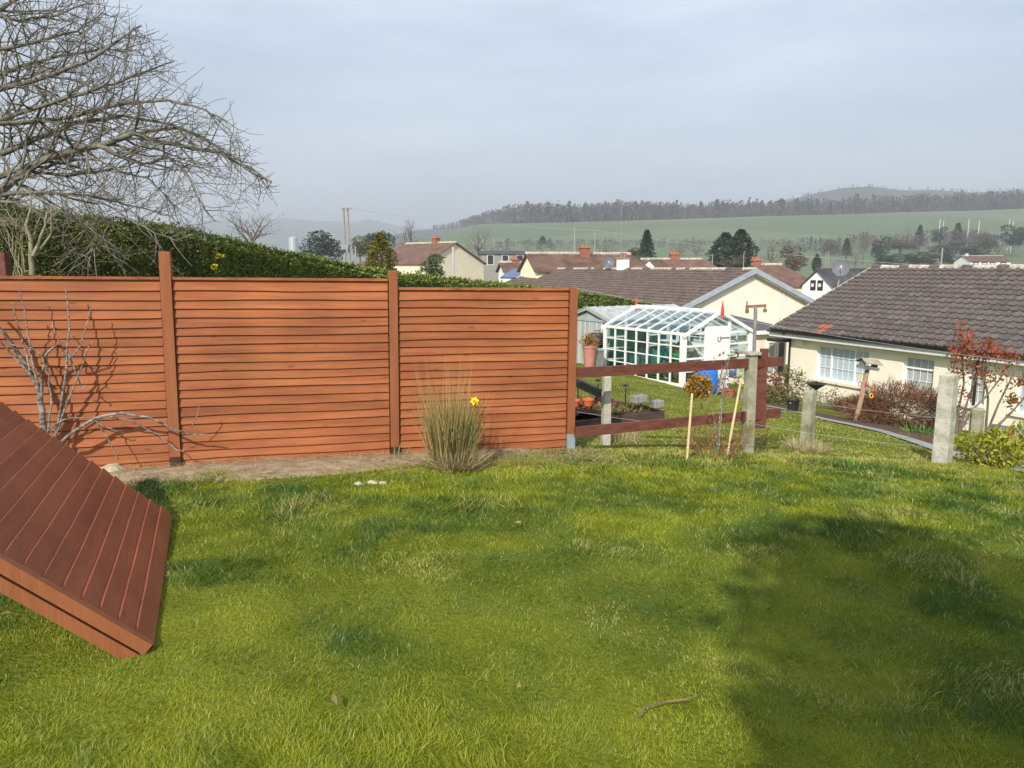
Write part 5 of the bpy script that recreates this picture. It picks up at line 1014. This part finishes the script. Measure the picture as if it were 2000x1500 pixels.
# ---------------------------------------------------------------- trees beyond, each with its own trunk and crown
def tree_unit(kind, seed):
    """unit-height tree meshes: (trunk mesh, trunk mat, crown mesh object data)"""
    global rnd, npr
    rnd = random.Random(seed); npr = np.random.default_rng(seed); tr = MB()
    if kind == 'bare':
        lv = [[], [], []]
        for k in range(6):
            a = k*1.05+rnd.uniform(-.3, .3); d = V(math.cos(a)*.5, math.sin(a)*.5, 1).normalized(); branch(lv, V(0, 0, .12+.05*k), d, rnd.uniform(.5, .8), .014, 0, 2, .075, .22, .05, .95, rmin=.0018)
        tr.tube([V(0, 0, -.03), V(.005, 0, .2), V(0, .005, .45)], [.03, .025, .014], 7); mbs = []; limbs_to(mbs, lv, (5, 3, 3)); cr = MB()
        for m_ in mbs: k0 = len(cr.v); cr.v += m_.v; cr.f += [tuple(i+k0 for i in f) for f in m_.f]
        return tr.mesh('trunk'), 'bark2', cr.mesh('crown'), 'bark2'
    if kind == 'conifer':
        n = 2600; h = npr.random(n)**.8; th = npr.uniform(0, 6.28, n); br = .26*(1-h)**.8*(.72+.28*np.sin(h*46+np.sin(th*3)*1.5))*npr.uniform(.55, 1.05, n)
        p = np.stack([np.cos(th)*br, np.sin(th)*br, .06+.94*h-br*.25], 1); out = np.stack([np.cos(th), np.sin(th), -.2+0*th], 1); sz = .055
    elif kind == 'column':
        n = 3600; h = npr.random(n); th = npr.uniform(0, 6.28, n); br = .27*np.clip(np.sin(np.pi*(h*.80+.14)), .1, 1)*(1-.5*h**3)*(.85+.2*np.sin(th*5+h*14))*npr.uniform(.7, 1.05, n)
        p = np.stack([np.cos(th)*br, np.sin(th)*br, h], 1); out = np.stack([np.cos(th)*.5, np.sin(th)*.5, 1+0*th], 1); sz = .05
    else:
        n = 3000; pts = []; outs = []
        for k in range(9):
            a = rnd.uniform(0, 6.28); q = rnd.uniform(.1, .28); c_ = (math.cos(a)*q, math.sin(a)*q, rnd.uniform(.2, .82)); p_, d_ = ellipsoid_pts(c_, (rnd.uniform(.14, .24), rnd.uniform(.14, .24), rnd.uniform(.10, .17)), n//9, .5); pts.append(p_); outs.append(d_)
        p = np.concatenate(pts); out = np.concatenate(outs); sz = .05
    tr.tube([V(0, 0, -.03), V(.01, 0, .3), V(0, .01, .8)], [.03, .022, .006], 7)
    for k in range(6): a = rnd.uniform(0, 6.28); z_ = rnd.uniform(.25, .6); tr.tube([V(0, 0, z_), V(math.cos(a)*.18, math.sin(a)*.18, z_+.12)], [.012, .004], 4)
    o = leaves('crown', p, sz, M['pine'], None, .5, out, .5); me = o.data; me.materials.clear(); bpy.data.objects.remove(o); return tr.mesh('trunk'), 'bark2', me, None
UN = {}
def far_tree(name, label, u, vt, vb, Y, wpx, kind, lm, seed=0, group=None, cat='tree'):
    tp = P(u, vt, Y); bt = P(u, vb, Y); zb_ = bt.z; H = tp.z-zb_; key = (kind, seed, lm)
    if key not in UN:
        tmh, tmt, cmh, _c = tree_unit(kind, seed+5); cm2 = cmh; cm2.materials.append(M[lm]); tmh.materials.append(M[tmt]); UN[key] = (tmh, cm2)
    tmh, cm2 = UN[key]; t_ = thing(name, label, cat, (tp.x, Y, zb_), group); wd = wpx/FPX*Y; sx = wd/{'bare': .9, 'conifer': .48, 'column': .5, 'round': .82}[kind]
    g_ = gz1(tp.x, Y)
    for nm, me in (('trunk', tmh), ('crown', cm2)):
        o = bpy.data.objects.new(nm, me); COL.objects.link(o); o.parent = t_; o.scale = (sx, sx, H); o.rotation_euler.z = (u*.37) % 6.28
        if nm == 'crown' and kind != 'bare': o['kind'] = 'stuff'
    if zb_ > g_+.1: MB().tube([V(tp.x, Y, g_-.3), V(tp.x, Y, zb_+.15*H)], .03*sx, 6).build('trunk', M['bark2'], t_)
    return t_
far_tree('golden_conifer', 'golden-green conical conifer just behind the hedge', 743, 457, 545, 26, 58, 'column', 'goldconifer', 1)
far_tree('evergreen_shrub', 'bushy green shrub in front of the cream gable house', 838, 493, 560, 30, 66, 'round', 'midgreen', 2, cat='shrub')
far_tree('pine_tree', 'spreading dark pine left of the twin power pole', 632, 442, 520, 120, 98, 'round', 'pine', 3); far_tree('pine_tree', 'dark rounded pine between power pole and golden conifer', 737, 432, 520, 130, 66, 'round', 'pine', 4); far_tree('olive_tree', 'olive-brown bushy tree behind the power pole', 702, 452, 520, 115, 52, 'round', 'olivebush', 5)
far_tree('bare_tree', 'grey leafless tree left of the cream gable house', 797, 433, 515, 105, 80, 'bare', 'twig', 6); far_tree('bare_tree', 'pale ghostly leafless tree rising behind the hedge', 487, 396, 500, 75, 125, 'bare', 'bark2', 7); far_tree('bare_tree', 'rounded leafless tree right of the cream gable house', 935, 448, 515, 130, 76, 'bare', 'bark2', 6)
far_tree('spruce_tree', 'dark spire-shaped spruce behind the house roofs', 1264, 450, 515, 110, 42, 'conifer', 'pine', 8); far_tree('cypress_tree', 'large dark cypress, right of the pair behind the cream gable', 1448, 450, 525, 95, 60, 'column', 'pine', 9); far_tree('cypress_tree', 'broad dark cypress, left of the pair behind the cream gable', 1418, 456, 525, 97, 62, 'column', 'pine', 10)
far_tree('thicket_tree', 'brown leafless thicket tree right of the cypresses', 1508, 472, 528, 100, 66, 'bare', 'twig', 6); far_tree('thicket_tree', 'brown thicket tree with greenish top nearer the satellite dish', 1552, 470, 535, 105, 62, 'round', 'fartwig', 11); far_tree('small_cypress', 'small dark cypress beside the white gable house', 1596, 497, 530, 110, 18, 'column', 'pine', 9); far_tree('bare_bush', 'brown leafless bush in front of the cypresses', 1430, 494, 530, 85, 90, 'bare', 'twig', 7)
far_tree('evergreen_shrub', 'green shrub beside the spruce behind the roofs', 1238, 478, 515, 112, 30, 'round', 'olivebush', 5, cat='shrub')
rnd = random.Random(99); npr = np.random.default_rng(99)
kinds = [('round', 'pine', 3, 'dark evergreen'), ('bare', 'twig', 6, 'leafless'), ('round', 'fartwig', 11, 'brown'), ('conifer', 'pine', 8, 'dark conifer')]
spots = [(1690, 450, 505, 260, 40, 1, 'left of the hedgerow gap'), (1655, 466, 500, 270, 24, 3, 'smallest at the left end of the hedgerow'), (1722, 455, 512, 240, 34, 0, 'second from the left of the hedgerow'), (1775, 437, 480, 330, 26, 1, 'thin one on the field skyline'), (1798, 440, 480, 335, 22, 3, 'narrow spire on the field edge'), (1838, 438, 478, 330, 30, 0, 'behind the leaning goal posts'), (1872, 436, 478, 325, 28, 3, 'tall one between the goal posts'), (1895, 447, 490, 320, 40, 1, 'below the middle goal posts'), (1930, 450, 490, 310, 46, 2, 'brown mass right of the goal posts'), (1985, 432, 485, 300, 50, 0, 'at the right edge under the wood'), (1740, 492, 522, 190, 62, 0, 'low clump left of centre in the lower field'), (1790, 488, 520, 195, 44, 0, 'low clump at the middle of the lower field'), (1815, 490, 520, 195, 50, 2, 'low clump in front of the right pole'), (1846, 484, 520, 200, 34, 0, 'clump right behind the utility pole'), (1908, 472, 505, 260, 56, 0, 'dark group above the distant bungalow'), (1950, 478, 500, 280, 50, 1, 'leafless group right of the distant bungalow'), (1672, 494, 522, 170, 40, 1, 'leafless one right of the satellite dish'), (1330, 470, 505, 330, 50, 1, 'leafless one below the green hillside'), (1362, 468, 505, 330, 60, 1, 'wide leafless one below the hillside'), (1185, 478, 500, 300, 60, 1, 'leafless one behind the yellow house chimney'), (1060, 462, 486, 420, 30, 3, 'small dark group on the hillside field'), (1625, 462, 500, 320, 36, 2, 'brown one right of the far cottage'), (1760, 465, 490, 300, 70, 2, 'brown scrub in the hedgerow'), (1850, 468, 495, 300, 80, 2, 'long brown scrub below the goal posts')]
for u, vt, vb, Y, wp, k, lab in spots: kd, lm, sd, adj = kinds[k]; far_tree('hedgerow_tree', '%s tree in the valley, %s' % (adj, lab), u, vt, vb, Y, wp, kd, lm, sd, 'hedgerow trees in the valley')
# woodland on the hill, hedgerow scrub and far hills
def wood(name, label, edge, dens, hgt, mats, conif=.15, seed=1):
    """edge: list of (u, vbase, Y): trees planted in a band behind this line"""
    rg = np.random.default_rng(seed); base, dirs, sides, tints = [], [], [], []
    for (u0, v0, Y0), (u1, v1, Y1) in zip(edge[:-1], edge[1:]):
        n = max(1, int((u1-u0)*dens))
        for k in range(n):
            t_ = rg.random(); dp = rg.random()**1.2; u = u0+(u1-u0)*t_; Yf = Y0+(Y1-Y0)*t_; Y = Yf*(1+.14*dp); q = P(u, v0+(v1-v0)*t_, Yf); x = q.x*Y/Yf; z = q.z+dp*Yf*.004; H = hgt*rg.uniform(.75, 1.2)*(1+.08*np.clip((u-1300)/500, 0, 1) if u > 1000 else max(.3, (u-820)/180)); cf = rg.random() < conif+.35*(vn(u*.012, 5.) > .62); m_ = 46
            if cf: h = rg.random(m_); r_ = H*.17*(1-h)+.2; H *= 1.15; ln = H*.12
            else: h = .04+.96*rg.random(m_)**.75; r_ = H*.30*np.sqrt(np.clip(1-((h-.58)/.46)**2, .25, 1)); ln = H*.16
            th = rg.uniform(0, 6.28, m_); rr = r_*np.sqrt(rg.random(m_)); p = np.stack([x+np.cos(th)*rr, Y+np.sin(th)*rr, z+h*H], 1)
            d = np.stack([np.cos(th)*.5, np.sin(th)*.5, rg.uniform(.3, 1., m_)], 1); d = unit(d)*ln; sd = unit(np.cross(d, rg.normal(size=(m_, 3))))*ln*(.32 if cf else .2)
            base.append(p); dirs.append(d); sides.append(sd); tints.append(np.full(m_, rg.uniform(0, .12) if cf else rg.uniform(.35, 1.))+rg.normal(0, .04, m_))
            base.append(np.array([[x, Y, z-1.]])); dirs.append(np.array([[0, 0, H*.75]])); sides.append(np.array([[.35, 0, 0]])); tints.append(np.array([rg.uniform(.6, 1.)]))
    o = quads(name, np.concatenate(base), np.concatenate(dirs), np.concatenate(sides), M[mats], None, np.clip(np.concatenate(tints), 0, 1)); o['kind'] = 'stuff'; o['label'] = label; o['category'] = 'wood'; return o
M['woodmix'] = leafmat('far_wood', (.022, .033, .026), (.165, .135, .125), .1)
wood('hill_woodland', 'bare woodland with dark conifers along the top of the green hill', [(845, 447, 900), (930, 440, 800), (1000, 437, 720), (1100, 438, 690), (1200, 434, 690), (1350, 436, 690), (1500, 434, 690), (1650, 430, 690), (1800, 424, 690), (2060, 416, 690)], 1.4, 15, 'woodmix', .14, 3)
wood('valley_scrub', 'line of brown scrub along the foot of the green hill', [(880, 494, 380), (1000, 490, 380), (1200, 492, 380), (1400, 492, 380), (1600, 492, 340), (1700, 484, 320), (1850, 482, 320), (2060, 482, 310)], .26, 5.0, 'woodmix', .08, 4)
def hill(name, prof, Y, depth, mm, label_unused=None):
    mb = MB(); k = len(prof); rows = 8; tops = [P(u, v, Y) for u, v in prof]
    for j in range(rows):
        f_ = j/(rows-1)
        for p in tops: g_ = f_**.8; yy = Y-depth*(1-f_); mb.v.append((p.x*yy/Y, yy, -20+(p.z+20)*(f_**.75)+6*math.sin(p.x*.013+j)*f_*(1-f_)*4))
    for p in tops: mb.v.append((p.x, Y+depth, -20))
    for j in range(rows):
        for i in range(k-1): mb.f.append((j*k+i, j*k+i+1, (j+1)*k+i+1, (j+1)*k+i))
    return struct(mb.build(name, mm, smooth=True))
M['hillgreen'] = mat('far_hill_mixed', (.05, .075, .035), (.12, .13, .07), .006, 1., world=True); M['hillwood'] = mat('far_forest', (.03, .04, .03), (.07, .07, .055), .02, 1., world=True)
hill('far_hill', [(-400, 440), (0, 436), (200, 440), (340, 437), (430, 432), (520, 428), (560, 425), (600, 430), (650, 432), (690, 434), (722, 428), (745, 433), (770, 440), (830, 446), (1000, 460)], 3600, 1500, M['hillgreen'])
hill('wooded_slope', [(720, 470), (800, 452), (860, 446), (920, 440), (980, 432), (1100, 425), (1300, 425), (1400, 424), (1480, 408), (1540, 390), (1600, 376), (1650, 367), (1700, 364), (1760, 372), (1820, 371), (1900, 376), (1960, 373), (2100, 370), (2300, 380)], 1500, 500, M['hillwood'])
wood('ridge_conifers', 'dark conifers standing along the skyline of the wooded hill', [(1400, 428, 1480), (1480, 411, 1480), (1540, 393, 1480), (1600, 379, 1480), (1650, 370, 1480), (1700, 367, 1480), (1760, 375, 1480), (1820, 374, 1480), (1900, 379, 1480), (1960, 376, 1480), (2080, 373, 1480)], .8, 7, 'woodmix', .8, 6)
# ---------------------------------------------------------------- garden beds round the bungalow
pe = [(1480, 792), (1520, 799), (1560, 808), (1610, 822), (1660, 832), (1720, 846), (1780, 866), (1840, 888), (1900, 905), (2020, 930)]
mb = MB(); L_, R__ = [], []
for i, (u, v) in enumerate(pe): p = PG(u, v, 8, 40); q = PG(u+14, v-11, 8, 40); dq = (q-p); dq.z = 0; dq = dq.normalized()*.8; L_.append(V(p.x, p.y, gz1(p.x, p.y)+.02)); q = p+dq; R__.append(V(q.x, q.y, gz1(q.x, q.y)+.02))
for i in range(len(pe)-1): mb.quad(L_[i], L_[i+1], R__[i+1], R__[i])
struct(mb.build('garden_path', M['path'])); mb = MB()
for i in range(len(pe)-1):
    a, c_ = R__[i], R__[i+1]; o1 = V(.5, .87, 0)*2.2; a2, c2 = a+o1, c_+o1; a2.z = gz1(a2.x, a2.y)+.03; c2.z = gz1(c2.x, c2.y)+.03; mb.quad(a, c_, c2, a2)
struct(mb.build('flower_bed', M['compost']))
def bush(name, label, u, v, Y, r, n, lm, ls=.06, stems=True, cat='shrub', asp=.5, z=None):
    p = P(u, v, Y); g_ = gz1(p.x, Y) if z is None else z; c_ = (p.x, Y, p.z); t_ = thing(name, label, cat, (p.x, Y, g_)); fp, fd = ellipsoid_pts(c_, r, n, .35); fp[:,2] = np.maximum(fp[:,2], g_+.01); o = leaves('foliage', fp, ls, M[lm], t_, asp, fd, .5); o['kind'] = 'stuff'
    lvv = [[], []]
    for k in range(9): d = V(rnd.uniform(-1, 1)*r[0], rnd.uniform(-1, 1)*r[1], max(.1, p.z-g_)+r[2]*rnd.uniform(.2, .8)); branch(lvv, V(p.x, Y, g_-.03), d.normalized(), d.length*.9, .014, 0, 1, .2, .15, .02, .5)
    mbs = []; limbs_to(mbs, lvv, (5, 3)); x = MB(); x.v = mbs[0].v+mbs[1].v; k0 = len(mbs[0].v); x.f = mbs[0].f+[tuple(i+k0 for i in f) for f in mbs[1].f]; x.build('stems', M['twig'], t_); return t_
bush('variegated_bush', 'rounded yellow-green variegated bush at the right beside the tall post', 1938, 878, 8.75, (.36, .33, .23), 1500, 'limebush', .055); bush('variegated_bush', 'yellow-green bush at the right edge behind the rounded one', 2000, 858, 9.6, (.28, .28, .2), 700, 'limebush', .055)
c = PG(1760, 836, 10, 30); bush('heather_bush', 'low brown twiggy hedge under the bungalow windows, large right mound', 1760, 806, c.y+.5, (1.15, .7, .5), 9000, 'brownleaf', .2, asp=.06)
c = PG(1690, 812, 10, 30); bush('heather_bush', 'brown twiggy mound behind the bird table pole', 1676, 797, c.y+.8, (.9, .6, .36), 6000, 'brownleaf', .18, asp=.07)
c = PG(1620, 800, 10, 30); twigbush('border_plant', 'pale straw-coloured border plants behind the bird bath', V(c.x, c.y+.5, c.z), .9, .6, 60, 'twigpale', 'olivebush', 500, .07, .8, 2, rt=.006, seg=.2)
bush('red_shrub', 'reddish shrub by the entrance doors of the bungalow', 1500, 748, 22, (.42, .4, .38), 700, 'redleaf', .08); bush('olive_shrub', 'rounded olive shrub right of the reddish one near the doors', 1540, 750, 23, (.6, .5, .45), 1000, 'olivebush', .08); bush('border_shrub', 'pale rough shrub along the path below the doors', 1512, 775, 20.5, (.5, .4, .28), 700, 'olivebush', .09)
for u, v, lab in [(1492, 785, 'green leafy tuft at the start of the path'), (1655, 812, 'green daffodil leaves left of the leaning bird table pole'), (1735, 832, 'green leaves in front of the brown twiggy mound'), (1795, 848, 'green leaves along the path nearer the tall post')]: leafclump(u, v, 60, .22, .28, lab, wd=.012, sp=.6)
# red-leaved tall shrub against the wall
c = P(1880, 850, 13.5); c.z = gz1(c.x, c.y); rs_ = thing('red_leaved_shrub', 'tall open shrub with red young leaves in front of the bungalow wall', 'shrub', tuple(c)); lvv = [[], [], []]
for pl in ([(1868, 858), (1872, 800), (1882, 750), (1880, 700), (1885, 655)], [(1868, 858), (1866, 790), (1862, 730), (1868, 680)], [(1870, 850), (1890, 780), (1910, 730), (1925, 690)], [(1925, 850), (1950, 790), (1975, 740), (1990, 700)], [(1925, 850), (1930, 780), (1920, 720), (1930, 690)], [(1940, 840), (1970, 810), (1995, 785), (2010, 760)], [(1870, 850), (1900, 800), (1930, 770), (1960, 730)]): stem_px(pl, 13.5+rnd.uniform(-.3, .3), .024, True, lvv)
mbs = []; limbs_to(mbs, lvv, (6, 4, 3)); mbs[0].build('stems', M['twig'], rs_, True); x = MB(); x.v = mbs[1].v+mbs[2].v; k0 = len(mbs[1].v); x.f = mbs[1].f+[tuple(i+k0 for i in f) for f in mbs[2].f]; x.build('twigs', M['twig'], rs_)['kind'] = 'stuff'
fp = []
for u, v, ru_, n_ in [(1885, 660, 22, 150), (1870, 690, 20, 150), (1900, 690, 26, 170), (1945, 690, 24, 140), (1930, 672, 14, 60), (1975, 700, 18, 70), (1865, 730, 14, 60), (1915, 725, 30, 120), (1990, 745, 12, 80), (1978, 782, 16, 110), (1950, 740, 26, 70), (1880, 770, 18, 50)]:
    for _ in range(n_): fp.append(tuple(P(u+rnd.gauss(0, ru_*.5), v+rnd.gauss(0, ru_*.45), 13.5+rnd.uniform(-.45, .45))))
fp = np.array(fp); o = leaves('foliage', fp, .075, M['redleaf'], rs_, .45, tint=np.clip(.75-(1.0-(fp[:,2]-fp[:,2].min())/np.ptp(fp[:,2]))*.6+npr.normal(0, .25, len(fp)), 0, 1)); o['kind'] = 'stuff'
# bird table, bath, pots, ornaments, gate
a = PG(1671, 824, 10, 30); Yb = a.y; tp = P(1694, 722, Yb); bt = thing('bird_table', 'leaning bird table with grey tray and mossy slatted roof on a rough pole', 'bird table', tuple(a)); ax = (tp-a).normalized(); sx_ = V(1, .25, 0).normalized(); sx_ = (sx_-ax*sx_.dot(ax)).normalized(); sy_ = ax.cross(sx_)
MB().tube([a-ax*.2, a.lerp(tp, .5)+V(.01, 0, 0), tp], [.055, .05, .045], 8).build('pole', M['wood'], bt); MB().tube([a.lerp(tp, .72), a.lerp(tp, .66)+sx_*.3], [.035, .03], 7).build('perch_stub', M['wood'], bt)
MB().box(tuple(tp+ax*.03), .36, .26, .04, tuple(sx_), tuple(ax)).build('tray', M['greymetal'], bt)
for s1 in (-1, 1): MB().box(tuple(tp+ax*.05+sy_*.12*s1), .36, .02, .05, tuple(sx_), tuple(ax)).build('tray_rim', M['greymetal'], bt)
for s1 in (-1, 1): mb = MB(); o_ = tp+ax*.04+sx_*.15*s1; mb.poly([o_-sy_*.10, o_+sy_*.10, o_+sy_*.10+ax*.10, o_+ax*.17, o_-sy_*.10+ax*.10]); mb.build('end_wall', M['greymetal'], bt)
for s1 in (-1, 1):
    for k in range(4): f0_ = k/4; a_ = tp+ax*(.225-.10*f0_)+sy_*s1*.17*f0_; b_ = tp+ax*(.225-.10*(f0_+.27))+sy_*s1*.17*(f0_+.27); MB().obox(a_-sx_*.21+ax*.004*k, sx_*.42, b_-a_, ax*.014).build('roof_slat', M['slats'], bt)
for u, v, m_, lab in [(1681, 736, 'yellow', 'yellow ring feeder hanging left of the bird table'), (1680, 750, 'red', 'pink ring ornament hanging below the bird table, left'), (1693, 750, 'red', 'pink ring ornament beside the bird table pole'), (1706, 764, 'red', 'pink ring ornament hanging right of the pole'), (1702, 773, 'yellow', 'yellow ornament hanging lowest right of the pole')]:
    c = P(u, v, Yb-.1); q = thing('hanging_ornament', lab, 'ornament', tuple(c), 'ornaments on the bird table'); MB().tube([c+V(math.cos(i*.7854)*.035, 0, math.sin(i*.7854)*.045) for i in range(9)], .01, 5, False).build('ring', M[m_], q); MB().tube([c+V(0, 0, .045), c+V(0, 0, .2)], .003, 3).build('cord', M['wire'], q)
a = PG(1591, 806, 10, 30); zt_ = P(1591, 752, a.y).z; bb = thing('bird_bath', 'dark shallow bird bath on a thin stem behind the short mossy post', 'bird bath', tuple(a)); MB().tube([a-V(0,0,.1), V(a.x, a.y, zt_)], .03, 8).build('stem', M['greymetal'], bb); w_ = 19/FPX*a.y; MB().lathe((a.x, a.y, zt_), [(.04, -.12), (w_*.45, -.06), (w_, .03), (w_*1.02, .045), (w_*.9, .035), (w_*.4, -.03)], 18).build('bowl', M['black'], bb, True); MB().tube([V(a.x, a.y, zt_-.03), V(a.x, a.y, zt_+.1)], .025, 6).build('spout', M['black'], bb)
c = PG(1548, 804, 10, 30); pot('black_pot', tuple(c), 13/FPX*c.y, 25/FPX*c.y, 'black', 'black plastic flower pot with dead stems beside the path', 'straw', pr=.16, ph=.22, n=60)
c = P(1975, 846, 10.4); fg = thing('garden_figurine', 'small red and blue figurine among the bushes at the right edge', 'ornament', (c.x, c.y, c.z-.08)); MB().lathe((c.x, c.y, c.z-.10), [(.03, 0), (.035, .06), (.03, .08)], 8).build('trousers', M['blue'], fg); MB().lathe((c.x, c.y, c.z-.02), [(.04, 0), (.045, .05), (.02, .08)], 8).build('jacket', M['red'], fg); MB().lathe((c.x, c.y, c.z+.06), [(.01, 0), (.025, .02), (.022, .045), (.005, .055)], 8).build('head', M['rust'], fg)
a = P(1935, 830, 14.6); b_ = P(2030, 846, 13.4); gt_ = thing('slatted_bench', 'grey-green slatted garden bench back behind the red-leaved shrub', 'bench', (a.x, a.y, gz1(a.x, a.y))); e = (b_-a); e.z = 0; nn_ = 12
MB().bar(a, b_, .04, .06).build('top_rail', M['shedgrey'], gt_)
for k in range(nn_+1): q = a.lerp(b_, k/nn_); MB().bar(q-V(0, 0, .03), q-V(0, 0, .55), .05, .02, (0, 1, 0)).build('slat', M['shedgrey'], gt_)
for k in (0, 1): q = a.lerp(b_, k); MB().bar(q, V(q.x, q.y, gz1(q.x, q.y)-.1), .05, .05, (0, 1, 0)).build('leg', M['shedgrey'], gt_)
# ---------------------------------------------------------------- evergreen behind the photographer that shades the right of the lawn
sF = V(math.sin(SUN_AZ), math.cos(SUN_AZ), 0); sLt = V(math.cos(SUN_AZ), -math.sin(SUN_AZ), 0); SB = -4.0; SHX = .13
def shp(s_top, l): h = (s_top-SB)*math.tan(SUN_EL); q = sF*SB+sLt*(l+SHX); return q, h
q, h = shp(5.45, .55); ev = thing('evergreen_tree', 'dense evergreen tree behind the viewpoint shading the right of the lawn', 'tree', (q.x+.5, q.y, 0)); MB().tube([V(q.x+.5, q.y, -.1), V(q.x+.4, q.y, 3), V(q.x, q.y, h-.6)], [.2, .15, .04], 8).build('trunk', M['bark'], ev)
pts = []
for s_, l_, rr, rz in [(5.35, .45, .62, .75), (5.0, .78, .72, .8), (4.5, .62, .85, 1.0), (4.3, 1.1, .9, 1.0), (3.6, 1.0, 1.15, 1.2), (2.4, 1.15, 1.3, 1.4), (1.0, 1.2, 1.35, 1.4), (3.4, 1.9, .9, 1.0), (1.8, 2.2, 1.0, 1.2), (0, 1.2, 1.3, 1.3)]: q, h = shp(s_, l_); p_, d_ = ellipsoid_pts((q.x, q.y, h-rz), (rr, rr, rz), 2600, .2); pts.append(p_)
o = leaves('crown', np.concatenate(pts), .16, M['pine'], ev, .6); o['kind'] = 'stuff'
# ---------------------------------------------------------------- haze over the valley
hz = MB().obox((-4500, -30, -60), (9000, 0, 0), (0, 5400, 0), (0, 0, 420)); m = bpy.data.materials.new('valley_haze'); m.use_nodes = True; t = m.node_tree; t.nodes.clear(); pv = t.nodes.new('ShaderNodeVolumePrincipled'); pv.inputs['Color'].default_value = (.87, .94, 1., 1); pv.inputs['Density'].default_value = .00055; pv.inputs['Anisotropy'].default_value = 0.
oo = t.nodes.new('ShaderNodeOutputMaterial'); t.links.new(pv.outputs[0], oo.inputs['Volume']); o = hz.build('haze', m); o['kind'] = 'stuff'; o['label'] = 'pale blue haze over the valley and hills'; o['category'] = 'haze'
